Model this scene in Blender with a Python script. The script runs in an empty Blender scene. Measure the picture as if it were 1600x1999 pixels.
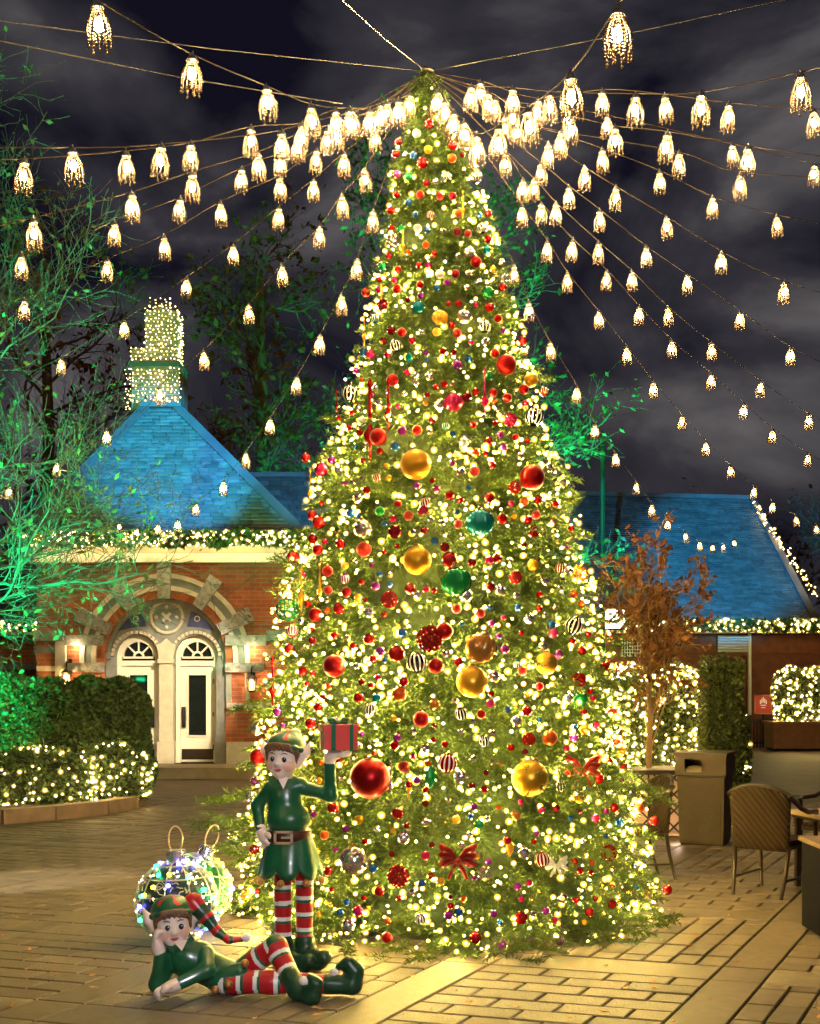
import bpy, math, random
import numpy as np
from mathutils import Vector, Matrix

# ------------------------------------------------------------------ camera, sky, exposure
FPX, HOR, CAMZ = 2500.0, 1330.0, 1.68          # focal length and horizon of the 1600x1999 photograph, eye height
sc = bpy.context.scene
cam_d = bpy.data.cameras.new('camera'); cam = bpy.data.objects.new('camera', cam_d)
sc.collection.objects.link(cam); sc.camera = cam
cam.location = (0, 0, CAMZ); cam.rotation_euler = (math.radians(90), 0, 0)
cam_d.sensor_fit = 'HORIZONTAL'; cam_d.sensor_width = 36.0
cam_d.lens = 36.0 * FPX / 1600.0
cam_d.shift_y = (HOR - 999.5) / 1600.0
cam_d.clip_start = 0.1; cam_d.clip_end = 2000

world = bpy.data.worlds.new('World'); sc.world = world; world.use_nodes = True
def build_sky():
    nt = world.node_tree; N = nt.nodes; L = nt.links
    bg = N['Background']
    tc = N.new('ShaderNodeTexCoord')
    mp = N.new('ShaderNodeMapping'); mp.inputs['Scale'].default_value = (2.2, 2.2, 3.8)
    mp.inputs['Location'].default_value = (3.35, 1.2, 0.62)
    n1 = N.new('ShaderNodeTexNoise'); n1.inputs['Scale'].default_value = 1.8; n1.inputs['Detail'].default_value = 6
    n1.inputs['Roughness'].default_value = 0.52; n1.inputs['Distortion'].default_value = 0.5
    r1 = N.new('ShaderNodeValToRGB')
    e = r1.color_ramp.elements
    e[0].position = 0.43; e[0].color = (0.0045, 0.0042, 0.0095, 1)
    e[1].position = 0.70; e[1].color = (0.105, 0.096, 0.098, 1)
    m = e.new(0.55); m.color = (0.029, 0.027, 0.033, 1)
    L.new(tc.outputs['Generated'], mp.inputs['Vector']); L.new(mp.outputs[0], n1.inputs['Vector'])
    L.new(n1.outputs['Fac'], r1.inputs['Fac']); L.new(r1.outputs['Color'], bg.inputs['Color'])
    bg.inputs['Strength'].default_value = 1.0
build_sky()

vs = sc.view_settings
vs.view_transform = 'Standard'; vs.look = 'None'; vs.gamma = 1.0; vs.exposure = 0.3; vs.use_curve_mapping = False
cy = sc.cycles
cy.use_denoising = True
try:
    cy.denoiser = 'OPENIMAGEDENOISE'; cy.denoising_input_passes = 'RGB_ALBEDO_NORMAL'; cy.denoising_prefilter = 'ACCURATE'
except Exception: pass
cy.use_light_tree = True
cy.max_bounces = 5; cy.diffuse_bounces = 2; cy.glossy_bounces = 2; cy.transmission_bounces = 3; cy.transparent_max_bounces = 16
cy.sample_clamp_indirect = 4.0; cy.sample_clamp_direct = 0.0
cy.caustics_reflective = False; cy.caustics_refractive = False
cy.use_adaptive_sampling = True; cy.adaptive_threshold = 0.012

# ------------------------------------------------------------------ helpers
rng = np.random.default_rng(11); random.seed(11)
COL = sc.collection
PI = math.pi
def P(x, y, Y):                                  # photograph measurement at depth Y -> metres
    return Vector(((x - 800) / FPX * Y, Y, CAMZ - (y - HOR) / FPX * Y))
def GY(y): return FPX * CAMZ / (y - HOR)         # depth of a ground point seen at photo row y

def tag(o, label=None, cat=None, group=None, kind=None):
    if label: o['label'] = label
    if cat: o['category'] = cat
    if group: o['group'] = group
    if kind: o['kind'] = kind
    return o
def empty(name, loc=(0, 0, 0), rz=0.0):
    o = bpy.data.objects.new(name, None); COL.objects.link(o); o.empty_display_size = 0.1
    o.location = loc; o.rotation_euler = (0, 0, rz); return o
def link(name, me, parent=None):
    o = bpy.data.objects.new(name, me); COL.objects.link(o)
    if parent is not None: o.parent = parent
    return o
def copy_tree(o, parent=None):
    c = o.copy(); COL.objects.link(c); c.parent = parent
    for ch in list(o.children): copy_tree(ch, c)
    return c

class MB:                                        # collects shapes, builds ONE mesh object
    def __init__(s): s.V = []; s.F = []; s.M = []; s.n = 0
    def add(s, V, F, m=0):
        V = np.asarray(V, float).reshape(-1, 3)
        s.V.append(V); s.F += [tuple(i + s.n for i in f) for f in F]; s.M += [m] * len(F); s.n += len(V); return s
    def box(s, c, d, R=None, m=0, taper=1.0):
        x, y, z = [k / 2 for k in d]; t = taper
        V = np.array([(-x, -y, -z), (x, -y, -z), (x, y, -z), (-x, y, -z), (-x*t, -y*t, z), (x*t, -y*t, z), (x*t, y*t, z), (-x*t, y*t, z)])
        if R is not None: V = V @ np.array(R.to_3x3()).T
        return s.add(V + np.array(c), [(0, 3, 2, 1), (4, 5, 6, 7), (0, 1, 5, 4), (1, 2, 6, 5), (2, 3, 7, 6), (3, 0, 4, 7)], m)
    def bar(s, a, b, w, h=None, m=0, up=(0, 0, 1)):      # rectangular bar a->b
        a = Vector(a); b = Vector(b); d = b - a; L = d.length
        if L < 1e-6: return s
        d.normalize(); u = Vector(up)
        if abs(d.dot(u)) > .98: u = Vector((0, 1, 0))
        sx = d.cross(u).normalized(); sz = sx.cross(d)
        R = Matrix((sx, d, sz)).transposed()
        return s.box((a + b) / 2, (w, L, h or w), R, m)
    def tube(s, path, rad, n=8, m=0, closed=False, cap=True):
        path = [Vector(p) for p in path]; K = len(path)
        if not hasattr(rad, '__len__'): rad = [rad] * K
        V = []; up = None
        for i in range(K):
            if closed: t = path[(i+1) % K] - path[i-1]
            else: t = path[min(i+1, K-1)] - path[max(i-1, 0)]
            if t.length < 1e-9: t = Vector((0, 0, 1))
            t.normalize()
            if up is None: up = Vector((0, 0, 1)) if abs(t.z) < .9 else Vector((1, 0, 0))
            sd = t.cross(up)
            if sd.length < 1e-6: sd = t.orthogonal()
            sd.normalize(); up = sd.cross(t).normalized()
            for j in range(n):
                a = 2*PI*j/n; V.append(path[i] + (sd*math.cos(a) + up*math.sin(a)) * rad[i])
        F = []
        for i in range(K if closed else K-1):
            i2 = (i+1) % K
            for j in range(n):
                F.append((i*n+j, i2*n+j, i2*n+(j+1) % n, i*n+(j+1) % n)[::-1])
        if cap and not closed: F += [tuple(range(n)), tuple((K-1)*n + j for j in range(n))[::-1]]
        return s.add([tuple(v) for v in V], F, m)
    def lathe(s, prof, n=16, c=(0, 0, 0), m=0, R=None, ribs=None, mfun=None):   # prof: (r, z)
        V = []; 
        for (r, z) in prof:
            for j in range(n):
                a = 2*PI*j/n; rr = r * (ribs(a) if ribs else 1)
                V.append((rr*math.cos(a), rr*math.sin(a), z))
        V = np.array(V)
        if R is not None: V = V @ np.array(R.to_3x3()).T
        V = V + np.array(c); K = len(prof); F = []; n0 = s.n
        ms = []
        for i in range(K-1):
            for j in range(n):
                F.append((i*n+j, i*n+(j+1) % n, (i+1)*n+(j+1) % n, (i+1)*n+j)); ms.append(mfun(i, j) if mfun else m)
        if prof[0][0] > 1e-4: F.append(tuple(range(n))[::-1]); ms.append(m)
        if prof[-1][0] > 1e-4: F.append(tuple((K-1)*n+j for j in range(n))); ms.append(m)
        s.add(V, F, m); s.M[-len(ms):] = ms; return s
    def ball(s, c, r, n=12, k=8, m=0, sc3=(1, 1, 1), R=None, ribs=None, mfun=None):
        prof = [(max(1e-5, math.sin(PI*i/k)) * r, -math.cos(PI*i/k) * r) for i in range(k+1)]
        b = MB(); b.lathe(prof, n, m=m, ribs=ribs, mfun=mfun)
        V = np.concatenate(b.V) * np.array(sc3)
        if R is not None: V = V @ np.array(R.to_3x3()).T
        s.add(V + np.array(c), b.F, m); s.M[-len(b.M):] = b.M; return s
    def prism(s, poly, y0, y1, m=0):                     # poly in (x,z), extruded along y
        n = len(poly); V = [(x, y0, z) for x, z in poly] + [(x, y1, z) for x, z in poly]
        a = sum(poly[i][0]*poly[(i+1) % n][1] - poly[(i+1) % n][0]*poly[i][1] for i in range(n))
        F = [tuple(range(n)), tuple(range(n, 2*n))[::-1]] + [(i, n+i, n+(i+1) % n, (i+1) % n) for i in range(n)]
        if a < 0: F = [f[::-1] for f in F]
        return s.add(V, F, m)
    def ringseg(s, c, r0, r1, a0, a1, y0, y1, n=10, m=0):  # arch band in the xz plane
        for i in range(n):
            b0 = a0 + (a1-a0)*i/n; b1 = a0 + (a1-a0)*(i+1)/n
            q = [(c[0]+r*math.cos(b), c[1]+r*math.sin(b)) for r, b in ((r0, b0), (r1, b0), (r1, b1), (r0, b1))]
            s.prism(q, y0, y1, m)
        return s
    def mesh(s, name, mats, smooth=False):
        me = bpy.data.meshes.new(name)
        V = np.concatenate(s.V) if s.V else np.zeros((0, 3))
        me.from_pydata(V.tolist(), [], s.F)
        for k in (mats if isinstance(mats, (list, tuple)) else [mats]): me.materials.append(k)
        if any(s.M): me.polygons.foreach_set('material_index', s.M)
        if smooth: me.polygons.foreach_set('use_smooth', [True]*len(s.F))
        me.update(); assert not me.validate(), name; return me
    def build(s, name, mats, parent=None, smooth=False): return link(name, s.mesh(name, mats, smooth), parent)

def trimesh(name, V, T, mats, fm=None, smooth=False):     # large triangle soups
    V = np.ascontiguousarray(V, np.float32); T = np.ascontiguousarray(T, np.int32)
    me = bpy.data.meshes.new(name); me.vertices.add(len(V)); me.vertices.foreach_set('co', V.ravel())
    k = T.shape[1]
    me.loops.add(T.size); me.loops.foreach_set('vertex_index', T.ravel())
    me.polygons.add(len(T)); me.polygons.foreach_set('loop_start', np.arange(0, T.size, k, dtype=np.int32))
    me.polygons.foreach_set('loop_total', np.full(len(T), k, np.int32))
    for q in (mats if isinstance(mats, (list, tuple)) else [mats]): me.materials.append(q)
    if fm is not None: me.polygons.foreach_set('material_index', np.ascontiguousarray(fm, np.int32))
    if smooth: me.polygons.foreach_set('use_smooth', np.ones(len(T), bool))
    me.update(calc_edges=True); me.validate(); return me
def vcol(me, name, vals):                                 # one float per face -> attribute for colour variation
    a = me.attributes.new(name, 'FLOAT', 'FACE'); a.data.foreach_set('value', np.ascontiguousarray(vals, np.float32))

ICO_V, ICO_F = None, None
def _ico():
    g = (1+5**.5)/2
    v = np.array([(-1, g, 0), (1, g, 0), (-1, -g, 0), (1, -g, 0), (0, -1, g), (0, 1, g), (0, -1, -g), (0, 1, -g), (g, 0, -1), (g, 0, 1), (-g, 0, -1), (-g, 0, 1)], float)
    v /= np.linalg.norm(v[0])
    f = np.array([(0, 11, 5), (0, 5, 1), (0, 1, 7), (0, 7, 10), (0, 10, 11), (1, 5, 9), (5, 11, 4), (11, 10, 2), (10, 7, 6), (7, 1, 8), (3, 9, 4), (3, 4, 2), (3, 2, 6), (3, 6, 8), (3, 8, 9), (4, 9, 5), (2, 4, 11), (6, 2, 10), (8, 6, 7), (9, 8, 1)])
    return v, f
ICO_V, ICO_F = _ico()
def _ico2():
    v = [tuple(p) for p in ICO_V]; f = []; cache = {}
    def mid(a, b):
        k = (min(a, b), max(a, b))
        if k not in cache: q = np.array(v[a])+np.array(v[b]); v.append(tuple(q/np.linalg.norm(q))); cache[k] = len(v)-1
        return cache[k]
    for a, b, c in ICO_F: ab, bc, ca = mid(a, b), mid(b, c), mid(c, a); f += [(a, ab, ca), (b, bc, ab), (c, ca, bc), (ab, bc, ca)]
    return np.array(v), np.array(f)
ICO2_V, ICO2_F = _ico2()
OCT_V = np.array([(1, 0, 0), (-1, 0, 0), (0, 1, 0), (0, -1, 0), (0, 0, 1.25), (0, 0, -1.25)], float)
OCT_F = np.array([(0, 2, 4), (2, 1, 4), (1, 3, 4), (3, 0, 4), (2, 0, 5), (1, 2, 5), (3, 1, 5), (0, 3, 5)])
def dots(name, pts, r, mat, parent=None, ico=True):       # many small bulbs as one mesh
    pts = np.asarray(pts, float); n = len(pts)
    v, f = (ICO_V, ICO_F) if ico else (OCT_V, OCT_F)
    r = np.broadcast_to(np.asarray(r, float), (n,))
    V = (pts[:, None, :] + v[None] * r[:, None, None]).reshape(-1, 3)
    T = (f[None] + (np.arange(n)*len(v))[:, None, None]).reshape(-1, 3)
    o = link(name, trimesh(name, V, T, mat), parent); return o

def bulbs(name, pts, rc, rg, core, halo, parent=None):    # fairy bulbs: bright core inside faintly glowing shells that imitate its halo
    pts = np.asarray(pts, float); n = len(pts); g_ = np.random.default_rng(n)
    k = .6+.9*g_.random(n)**1.5
    Vs, Ts, Ms, off = [], [], [], 0
    for r, (v, f), m in ((rc, (ICO_V, ICO_F), 0), (rg*.55, (ICO2_V, ICO2_F), 1), (rg, (ICO2_V, ICO2_F), 2)):
        Vs.append((pts[:, None, :] + v[None]*(r*k)[:, None, None]).reshape(-1, 3)); Ts.append((f[None] + (np.arange(n)*len(v))[:, None, None]).reshape(-1, 3)+off); off += n*len(v); Ms += [m]*(n*len(f))
    me = trimesh(name, np.concatenate(Vs), np.concatenate(Ts), [core, *halo], np.array(Ms), True); return link(name, me, parent)

# ------------------------------------------------------------------ materials
MATS = {}
def mat(name, col=(.5, .5, .5), rough=.6, metal=0.0, noise=0.0, nscale=8.0, bump=0.0, bscale=40.0, spec=.5, coat=0.0, trans=0.0,
        emit=None, estr=0.0, rnd=0.0, attr=None, transl=0.0, wear=None, coord='Object'):
    if name in MATS: return MATS[name]
    m = bpy.data.materials.new(name); m.use_nodes = True; MATS[name] = m
    nt = m.node_tree; N = nt.nodes; L = nt.links; b = N['Principled BSDF']
    b.inputs['Base Color'].default_value = (*col, 1); b.inputs['Roughness'].default_value = rough
    b.inputs['Metallic'].default_value = metal; b.inputs['Specular IOR Level'].default_value = spec
    b.inputs['Coat Weight'].default_value = coat
    b.inputs['Transmission Weight'].default_value = trans
    if emit: b.inputs['Emission Color'].default_value = (*emit, 1); b.inputs['Emission Strength'].default_value = estr
    tc = N.new('ShaderNodeTexCoord')
    csock = None
    if noise or rnd or attr or wear:
        base = N.new('ShaderNodeRGB'); base.outputs[0].default_value = (*col, 1); csock = base.outputs[0]
        if noise:
            nz = N.new('ShaderNodeTexNoise'); nz.inputs['Scale'].default_value = nscale; nz.inputs['Detail'].default_value = 5
            L.new(tc.outputs[coord], nz.inputs['Vector'])
            mr = N.new('ShaderNodeMapRange'); mr.inputs[1].default_value = .25; mr.inputs[2].default_value = .75
            mr.inputs[3].default_value = 1-noise; mr.inputs[4].default_value = 1+noise
            L.new(nz.outputs['Fac'], mr.inputs[0])
            mx = N.new('ShaderNodeVectorMath'); mx.operation = 'SCALE'
            L.new(csock, mx.inputs[0]); L.new(mr.outputs[0], mx.inputs['Scale']); csock = mx.outputs[0]
        if rnd or attr:
            if attr: s = N.new('ShaderNodeAttribute'); s.attribute_name = attr; so = s.outputs['Fac']; amt = rnd or .4
            else: s = N.new('ShaderNodeObjectInfo'); so = s.outputs['Random']; amt = rnd
            mr = N.new('ShaderNodeMapRange'); mr.inputs[3].default_value = 1-amt; mr.inputs[4].default_value = 1+amt
            L.new(so, mr.inputs[0]); mx = N.new('ShaderNodeVectorMath'); mx.operation = 'SCALE'
            L.new(csock, mx.inputs[0]); L.new(mr.outputs[0], mx.inputs['Scale']); csock = mx.outputs[0]
        if wear:
            nz = N.new('ShaderNodeTexNoise'); nz.inputs['Scale'].default_value = wear[1]; nz.inputs['Detail'].default_value = 7
            nz.inputs['Roughness'].default_value = .65
            L.new(tc.outputs[coord], nz.inputs['Vector'])
            rp = N.new('ShaderNodeMapRange'); rp.inputs[1].default_value = .5; rp.inputs[2].default_value = .68; rp.inputs[4].default_value = wear[2]
            L.new(nz.outputs['Fac'], rp.inputs[0])
            mx = N.new('ShaderNodeMixRGB'); mx.inputs['Color2'].default_value = (*wear[0], 1)
            L.new(rp.outputs[0], mx.inputs['Fac']); L.new(csock, mx.inputs['Color1']); csock = mx.outputs[0]
        L.new(csock, b.inputs['Base Color'])
    if bump:
        nz = N.new('ShaderNodeTexNoise'); nz.inputs['Scale'].default_value = bscale; nz.inputs['Detail'].default_value = 4
        L.new(tc.outputs[coord], nz.inputs['Vector'])
        bp = N.new('ShaderNodeBump'); bp.inputs['Strength'].default_value = bump; bp.inputs['Distance'].default_value = .01
        L.new(nz.outputs['Fac'], bp.inputs['Height']); L.new(bp.outputs[0], b.inputs['Normal'])
    if transl:
        tr = N.new('ShaderNodeBsdfTranslucent'); ms = N.new('ShaderNodeMixShader'); ms.inputs[0].default_value = transl
        if csock: L.new(csock, tr.inputs['Color'])
        else: tr.inputs['Color'].default_value = (*col, 1)
        out = N['Material Output']; L.new(b.outputs[0], ms.inputs[1]); L.new(tr.outputs[0], ms.inputs[2]); L.new(ms.outputs[0], out.inputs['Surface'])
    return m
def glow(name, col, s):
    if name in MATS: return MATS[name]
    m = bpy.data.materials.new(name); m.use_nodes = True; MATS[name] = m
    nt = m.node_tree; nt.nodes.remove(nt.nodes['Principled BSDF'])
    e = nt.nodes.new('ShaderNodeEmission'); e.inputs[0].default_value = (*col, 1); e.inputs[1].default_value = s
    nt.links.new(e.outputs[0], nt.nodes['Material Output'].inputs['Surface']); return m

def halo_mat(name, col, s, solid=.4):  # see-through glowing shell, paints the halo around a bulb
    if name in MATS: return MATS[name]
    m = bpy.data.materials.new(name); m.use_nodes = True; MATS[name] = m; nt = m.node_tree; nt.nodes.remove(nt.nodes['Principled BSDF'])
    e = nt.nodes.new('ShaderNodeEmission'); e.inputs[0].default_value = (*col, 1); e.inputs[1].default_value = s
    t = nt.nodes.new('ShaderNodeBsdfTransparent'); x = nt.nodes.new('ShaderNodeMixShader'); x.inputs[0].default_value = solid
    nt.links.new(t.outputs[0], x.inputs[1]); nt.links.new(e.outputs[0], x.inputs[2]); nt.links.new(x.outputs[0], nt.nodes['Material Output'].inputs['Surface'])
    m.cycles.emission_sampling = 'NONE'; return m
def halo_shells(name, col, s): return (halo_mat(name + '_inner', col, s*1.1, .42), halo_mat(name + '_outer', col, s, .15))
WARM = (1.0, .72, .34)
def spot(name, loc, aim, col, watts, ang, blend=.6, r=.08):
    ld = bpy.data.lights.new(name, 'SPOT'); ld.color = col; ld.energy = watts; ld.spot_size = math.radians(ang); ld.spot_blend = blend
    ld.shadow_soft_size = r
    o = bpy.data.objects.new(name, ld); COL.objects.link(o); o.location = loc
    o.rotation_euler = (Vector(aim) - Vector(loc)).to_track_quat('-Z', 'Y').to_euler(); return o
def point(name, loc, col, watts, r=.05, parent=None):
    ld = bpy.data.lights.new(name, 'POINT'); ld.color = col; ld.energy = watts; ld.shadow_soft_size = r
    o = bpy.data.objects.new(name, ld); COL.objects.link(o); o.location = loc
    if parent is not None: o.parent = parent
    return o
# ------------------------------------------------------------------ flood lights of the courtyard (coloured architectural lighting)
M_black = mat('black_metal', (.012, .012, .014), .45, .6)
M_lens = {}
def flood(loc, aim, col, watts, ang, label, key, mast=None):
    o = empty('flood_light', loc); tag(o, label, 'flood light', 'coloured flood lights')
    d = (Vector(aim) - Vector(loc)).normalized(); R = d.to_track_quat('Y', 'Z').to_matrix()
    b = MB(); b.box((0, 0, 0), (.26, .12, .2), R); b.box(tuple(R @ Vector((0, .09, .115))), (.28, .1, .012), R)
    b.build('housing', M_black, o)
    g = MB(); g.box(tuple(R @ Vector((0, .063, 0))), (.22, .006, .16), R); g.build('lens', glow('lens_' + key, col, 8), o)
    s = spot('flood_beam', (0, 0, 0), (0, 1, 0), col, watts, ang); s.parent = o
    s.location = tuple(R @ Vector((0, .1, 0))); s.rotation_euler = d.to_track_quat('-Z', 'Y').to_euler()
    k = MB(); k.tube([R @ Vector((0, -.06, -.05)), R @ Vector((0, -.06, -.05)) + Vector((0, 0, -.16))], .02, 6); k.build('bracket', M_black, o)
    return o
MAST = (.40, 15.6)
mm = empty('lighting_mast', (*MAST, 0)); tag(mm, 'dark steel lighting mast standing behind the Christmas tree', 'mast')
b = MB(); b.tube([(0, 0, 0), (0, 0, 5.6)], [.07, .05], 10); b.build('pole', M_black, mm)
b = MB(); b.tube([(-.75, 0, 5.35), (.75, 0, 5.35)], .03, 6); b.build('crossbar', M_black, mm)
b = MB(); b.box((0, 0, .02), (.34, .34, .04)); b.build('base_plate', M_black, mm)
BLUE = (.02, .50, 1.0); GREEN = (.0, 1.0, .34)
flood((MAST[0]-.6, MAST[1]+.1, 5.55), P(335, 905, 23.3), BLUE, 17000, 22, 'blue flood light on the mast aimed at the pavilion roof', 'blue')
flood((MAST[0]+.6, MAST[1]+.1, 5.55), P(1430, 1085, 37), BLUE, 44000, 15.5, 'blue flood light on the mast aimed at the long right roof', 'blue')
flood((MAST[0]-.2, MAST[1]+.1, 5.52), P(330, 1345, 23), (1.0, .82, .54), 7500, 17, 'warm flood light on the mast aimed at the arched entrance', 'warm')
flood((-7.6, 12.2, .45), (-4.7, 15.6, 5.6), GREEN, 11000, 80, 'green flood light on the ground beside the left planting bed', 'green')
flood((-6.9, 14.0, 1.7), (-5.35, 17.0, 1.25), GREEN, 2600, 30, 'green flood light aimed along the left evergreen bushes', 'green')
flood((1.6, 25.3, .35), (-1.2, 28.6, 8), GREEN, 8500, 110, 'green flood light under the leafy tree behind the Christmas tree', 'green')
flood((3.2, 25.6, .35), (3.6, 28.6, 9), GREEN, 6000, 90, 'green flood light under the bare boughs right of the Christmas tree', 'green')

flood((MAST[0]+.35, MAST[1]+.1, 5.5), P(1190, 1085, 37), BLUE, 9000, 13, 'blue flood light on the mast aimed at the near end of the right roof', 'blue')
flood((MAST[0]-.4, MAST[1]+.1, 5.55), P(560, 985, 26.4), BLUE, 6500, 18, 'blue flood light on the mast aimed at the rear block roof', 'blue')
fl_m = empty('lighting_mast', (1.1, -1.2, 0)); tag(fl_m, 'dark steel lighting mast behind the viewer', 'mast')
b = MB(); b.tube([(0, 0, 0), (0, 0, 2.9)], [.06, .045], 10); b.build('pole', M_black, fl_m)
b = MB(); b.box((0, 0, .02), (.34, .34, .04)); b.build('base_plate', M_black, fl_m)
flood((1.1, -1.05, 3.05), P(600, 1640, 8.3), (.92, .94, 1.0), 950, 25, 'white flood light behind the viewer aimed at the elves and tree', 'white')

flood((-6.6, 8.6, 3.0), P(10, 1722, GY(1722)), (1.0, .86, .66), 1900, 17, 'warm flood light left of the picture making a pool on the paving', 'warm')

# ------------------------------------------------------------------ ground and paving
M_ground = mat('ground_mortar', (.065, .052, .040), .9, noise=.3, nscale=3, bump=.3, bscale=60)
M_paver = mat('paver_stone', (.118, .092, .062), .55, noise=.3, nscale=9, rnd=.2, bump=.55, bscale=70, spec=.4, wear=((.10, .075, .05), 6, .55))
M_paverf = mat('paver_field', (.118, .092, .062), .55, noise=.3, nscale=9, rnd=.22, attr='tone', bump=.55, bscale=70, spec=.4, wear=((.10, .075, .05), 6, .55))
M_slab = mat('slab_stone', (.114, .088, .058), .5, noise=.22, nscale=14, rnd=.12, bump=.3, bscale=140, spec=.4, wear=((.07, .05, .03), 3, .55))
ground = link('ground', trimesh('ground', np.array([(-400, -60, -.016), (400, -60, -.016), (400, 900, -.016), (-400, 900, -.016)]), np.array([(0, 1, 2, 3)]), M_ground))
ground['kind'] = 'structure'
far_m = mat('far_paving', (.14, .10, .06), .6, noise=.3, nscale=2.5, bump=.5, bscale=8, wear=((.10, .075, .05), 1.2, .5))
far = link('far_paving', trimesh('far_paving', np.array([(-40, 19, -.008), (40, 19, -.008), (40, 120, -.008), (-40, 120, -.008)]), np.array([(0, 1, 2, 3)]), far_m), ground)
a1, a2 = math.radians(25.5), math.radians(18.0)
_Mi = np.linalg.inv(np.array([[math.cos(a1), -math.sin(a1)], [math.sin(a2), math.cos(a2)]]))
def xy(v, w): return _Mi @ np.array([v, w])
def paver_geo(v0, v1, w0, w1, gap, c, z):
    g = gap/2; ch = .006
    def ring(e, zz): return [(*(xy(v, w) - c), zz) for v, w in ((v0+g+e, w0+g+e), (v1-g-e, w0+g+e), (v1-g-e, w1-g-e), (v0+g+e, w1-g-e))]
    V = ring(0, -.05) + ring(0, z-.006) + ring(ch, z)
    F = [(0, 1, 5, 4), (1, 2, 6, 5), (2, 3, 7, 6), (3, 0, 4, 7), (4, 5, 9, 8), (5, 6, 10, 9), (6, 7, 11, 10), (7, 4, 8, 11), (8, 9, 10, 11)]
    return V, F
pieces = []
PV, PW = 1.555, 1.93
for k in range(-9, 8):
    for j in range(-3, 9):
        pv0, pv1 = -2.855 + PV*k, -1.59 + PV*k
        pw0, pw1 = 7.76 + PW*j, 9.32 + PW*j
        bv0, bv1 = pv1, pv1 + .29
        bw0, bw1 = pw0 - .37, pw0
        pieces.append((bv0, bv1, bw0, bw1, 'x'))                       # crossing square
        pieces.append((pv0, pv1, bw0, bw1, 's'))                       # slab along the panel
        pieces.append((bv0, bv1, pw0, pw1, 's'))
        if (k + j) % 2 == 0:
            nc = 8; wv = (pv1-pv0)/nc
            for c_ in range(nc):
                w = pw0; L0 = random.choice((.36, .18, .27)); first = True
                while w < pw1 - .02:
                    e = min(pw1, w + (L0 if first else .36 + random.uniform(-.02, .02))); first = False
                    if pw1 - e < .09: e = pw1
                    pieces.append((pv0+wv*c_, pv0+wv*(c_+1), w, e, 'b')); w = e
        else:
            nr = 8; ww = (pw1-pw0)/nr
            for c_ in range(nr):
                v = pv0; L0 = .36 if c_ % 2 else .19; first = True
                while v < pv1 - .02:
                    e = min(pv1, v + (L0 if first else .355 + random.uniform(-.015, .015))); first = False
                    if pv1 - e < .08: e = pv1
                    pieces.append((v, e, pw0+ww*c_, pw0+ww*(c_+1), 'b')); v = e
cand = []
for p in pieces:
    c = xy((p[0]+p[1])/2, (p[2]+p[3])/2)
    if c[1] < 5.4 or c[1] > 21.5 or abs(c[0]) > c[1]*.32 + 1.0: continue
    if c[1] > 19.2: continue
    cand.append((c[1], c, p))
cand.sort(key=lambda t: t[0])
fieldV, fieldF, fieldT, nf = [], [], [], 0
nobj = 0
for d, c, p in cand:
    z = random.uniform(-.0025, .0025); gap = .013 if p[4] == 'b' else .010
    vis = abs(c[0]) < d*.325 + .1 and d > 6.05 and not (abs(c[0]-.2) < 1.2 and abs(d-9.2) < 1.1)
    if vis and nobj < 300:
        V, F = paver_geo(*p[:4], gap, c, z)
        me = bpy.data.meshes.new('paver'); me.from_pydata(V, [], F); me.materials.append(M_paver if p[4] == 'b' else M_slab)
        o = link('paving_brick' if p[4] == 'b' else 'paving_slab', me, ground); o.location = (c[0], c[1], 0); nobj += 1
    else:
        V, F = paver_geo(*p[:4], gap, np.zeros(2), z); fieldV += V; fieldF += [tuple(i+nf for i in f) for f in F]; nf += len(V)
        fieldT += [random.random()*(.6 if p[4] == 'b' else .3) + .2] * len(F)
fm = trimesh('paving_field', np.array(fieldV), np.array(fieldF), M_paverf); vcol(fm, 'tone', fieldT)
tag(link('paving_field', fm, ground), kind='stuff')

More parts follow.
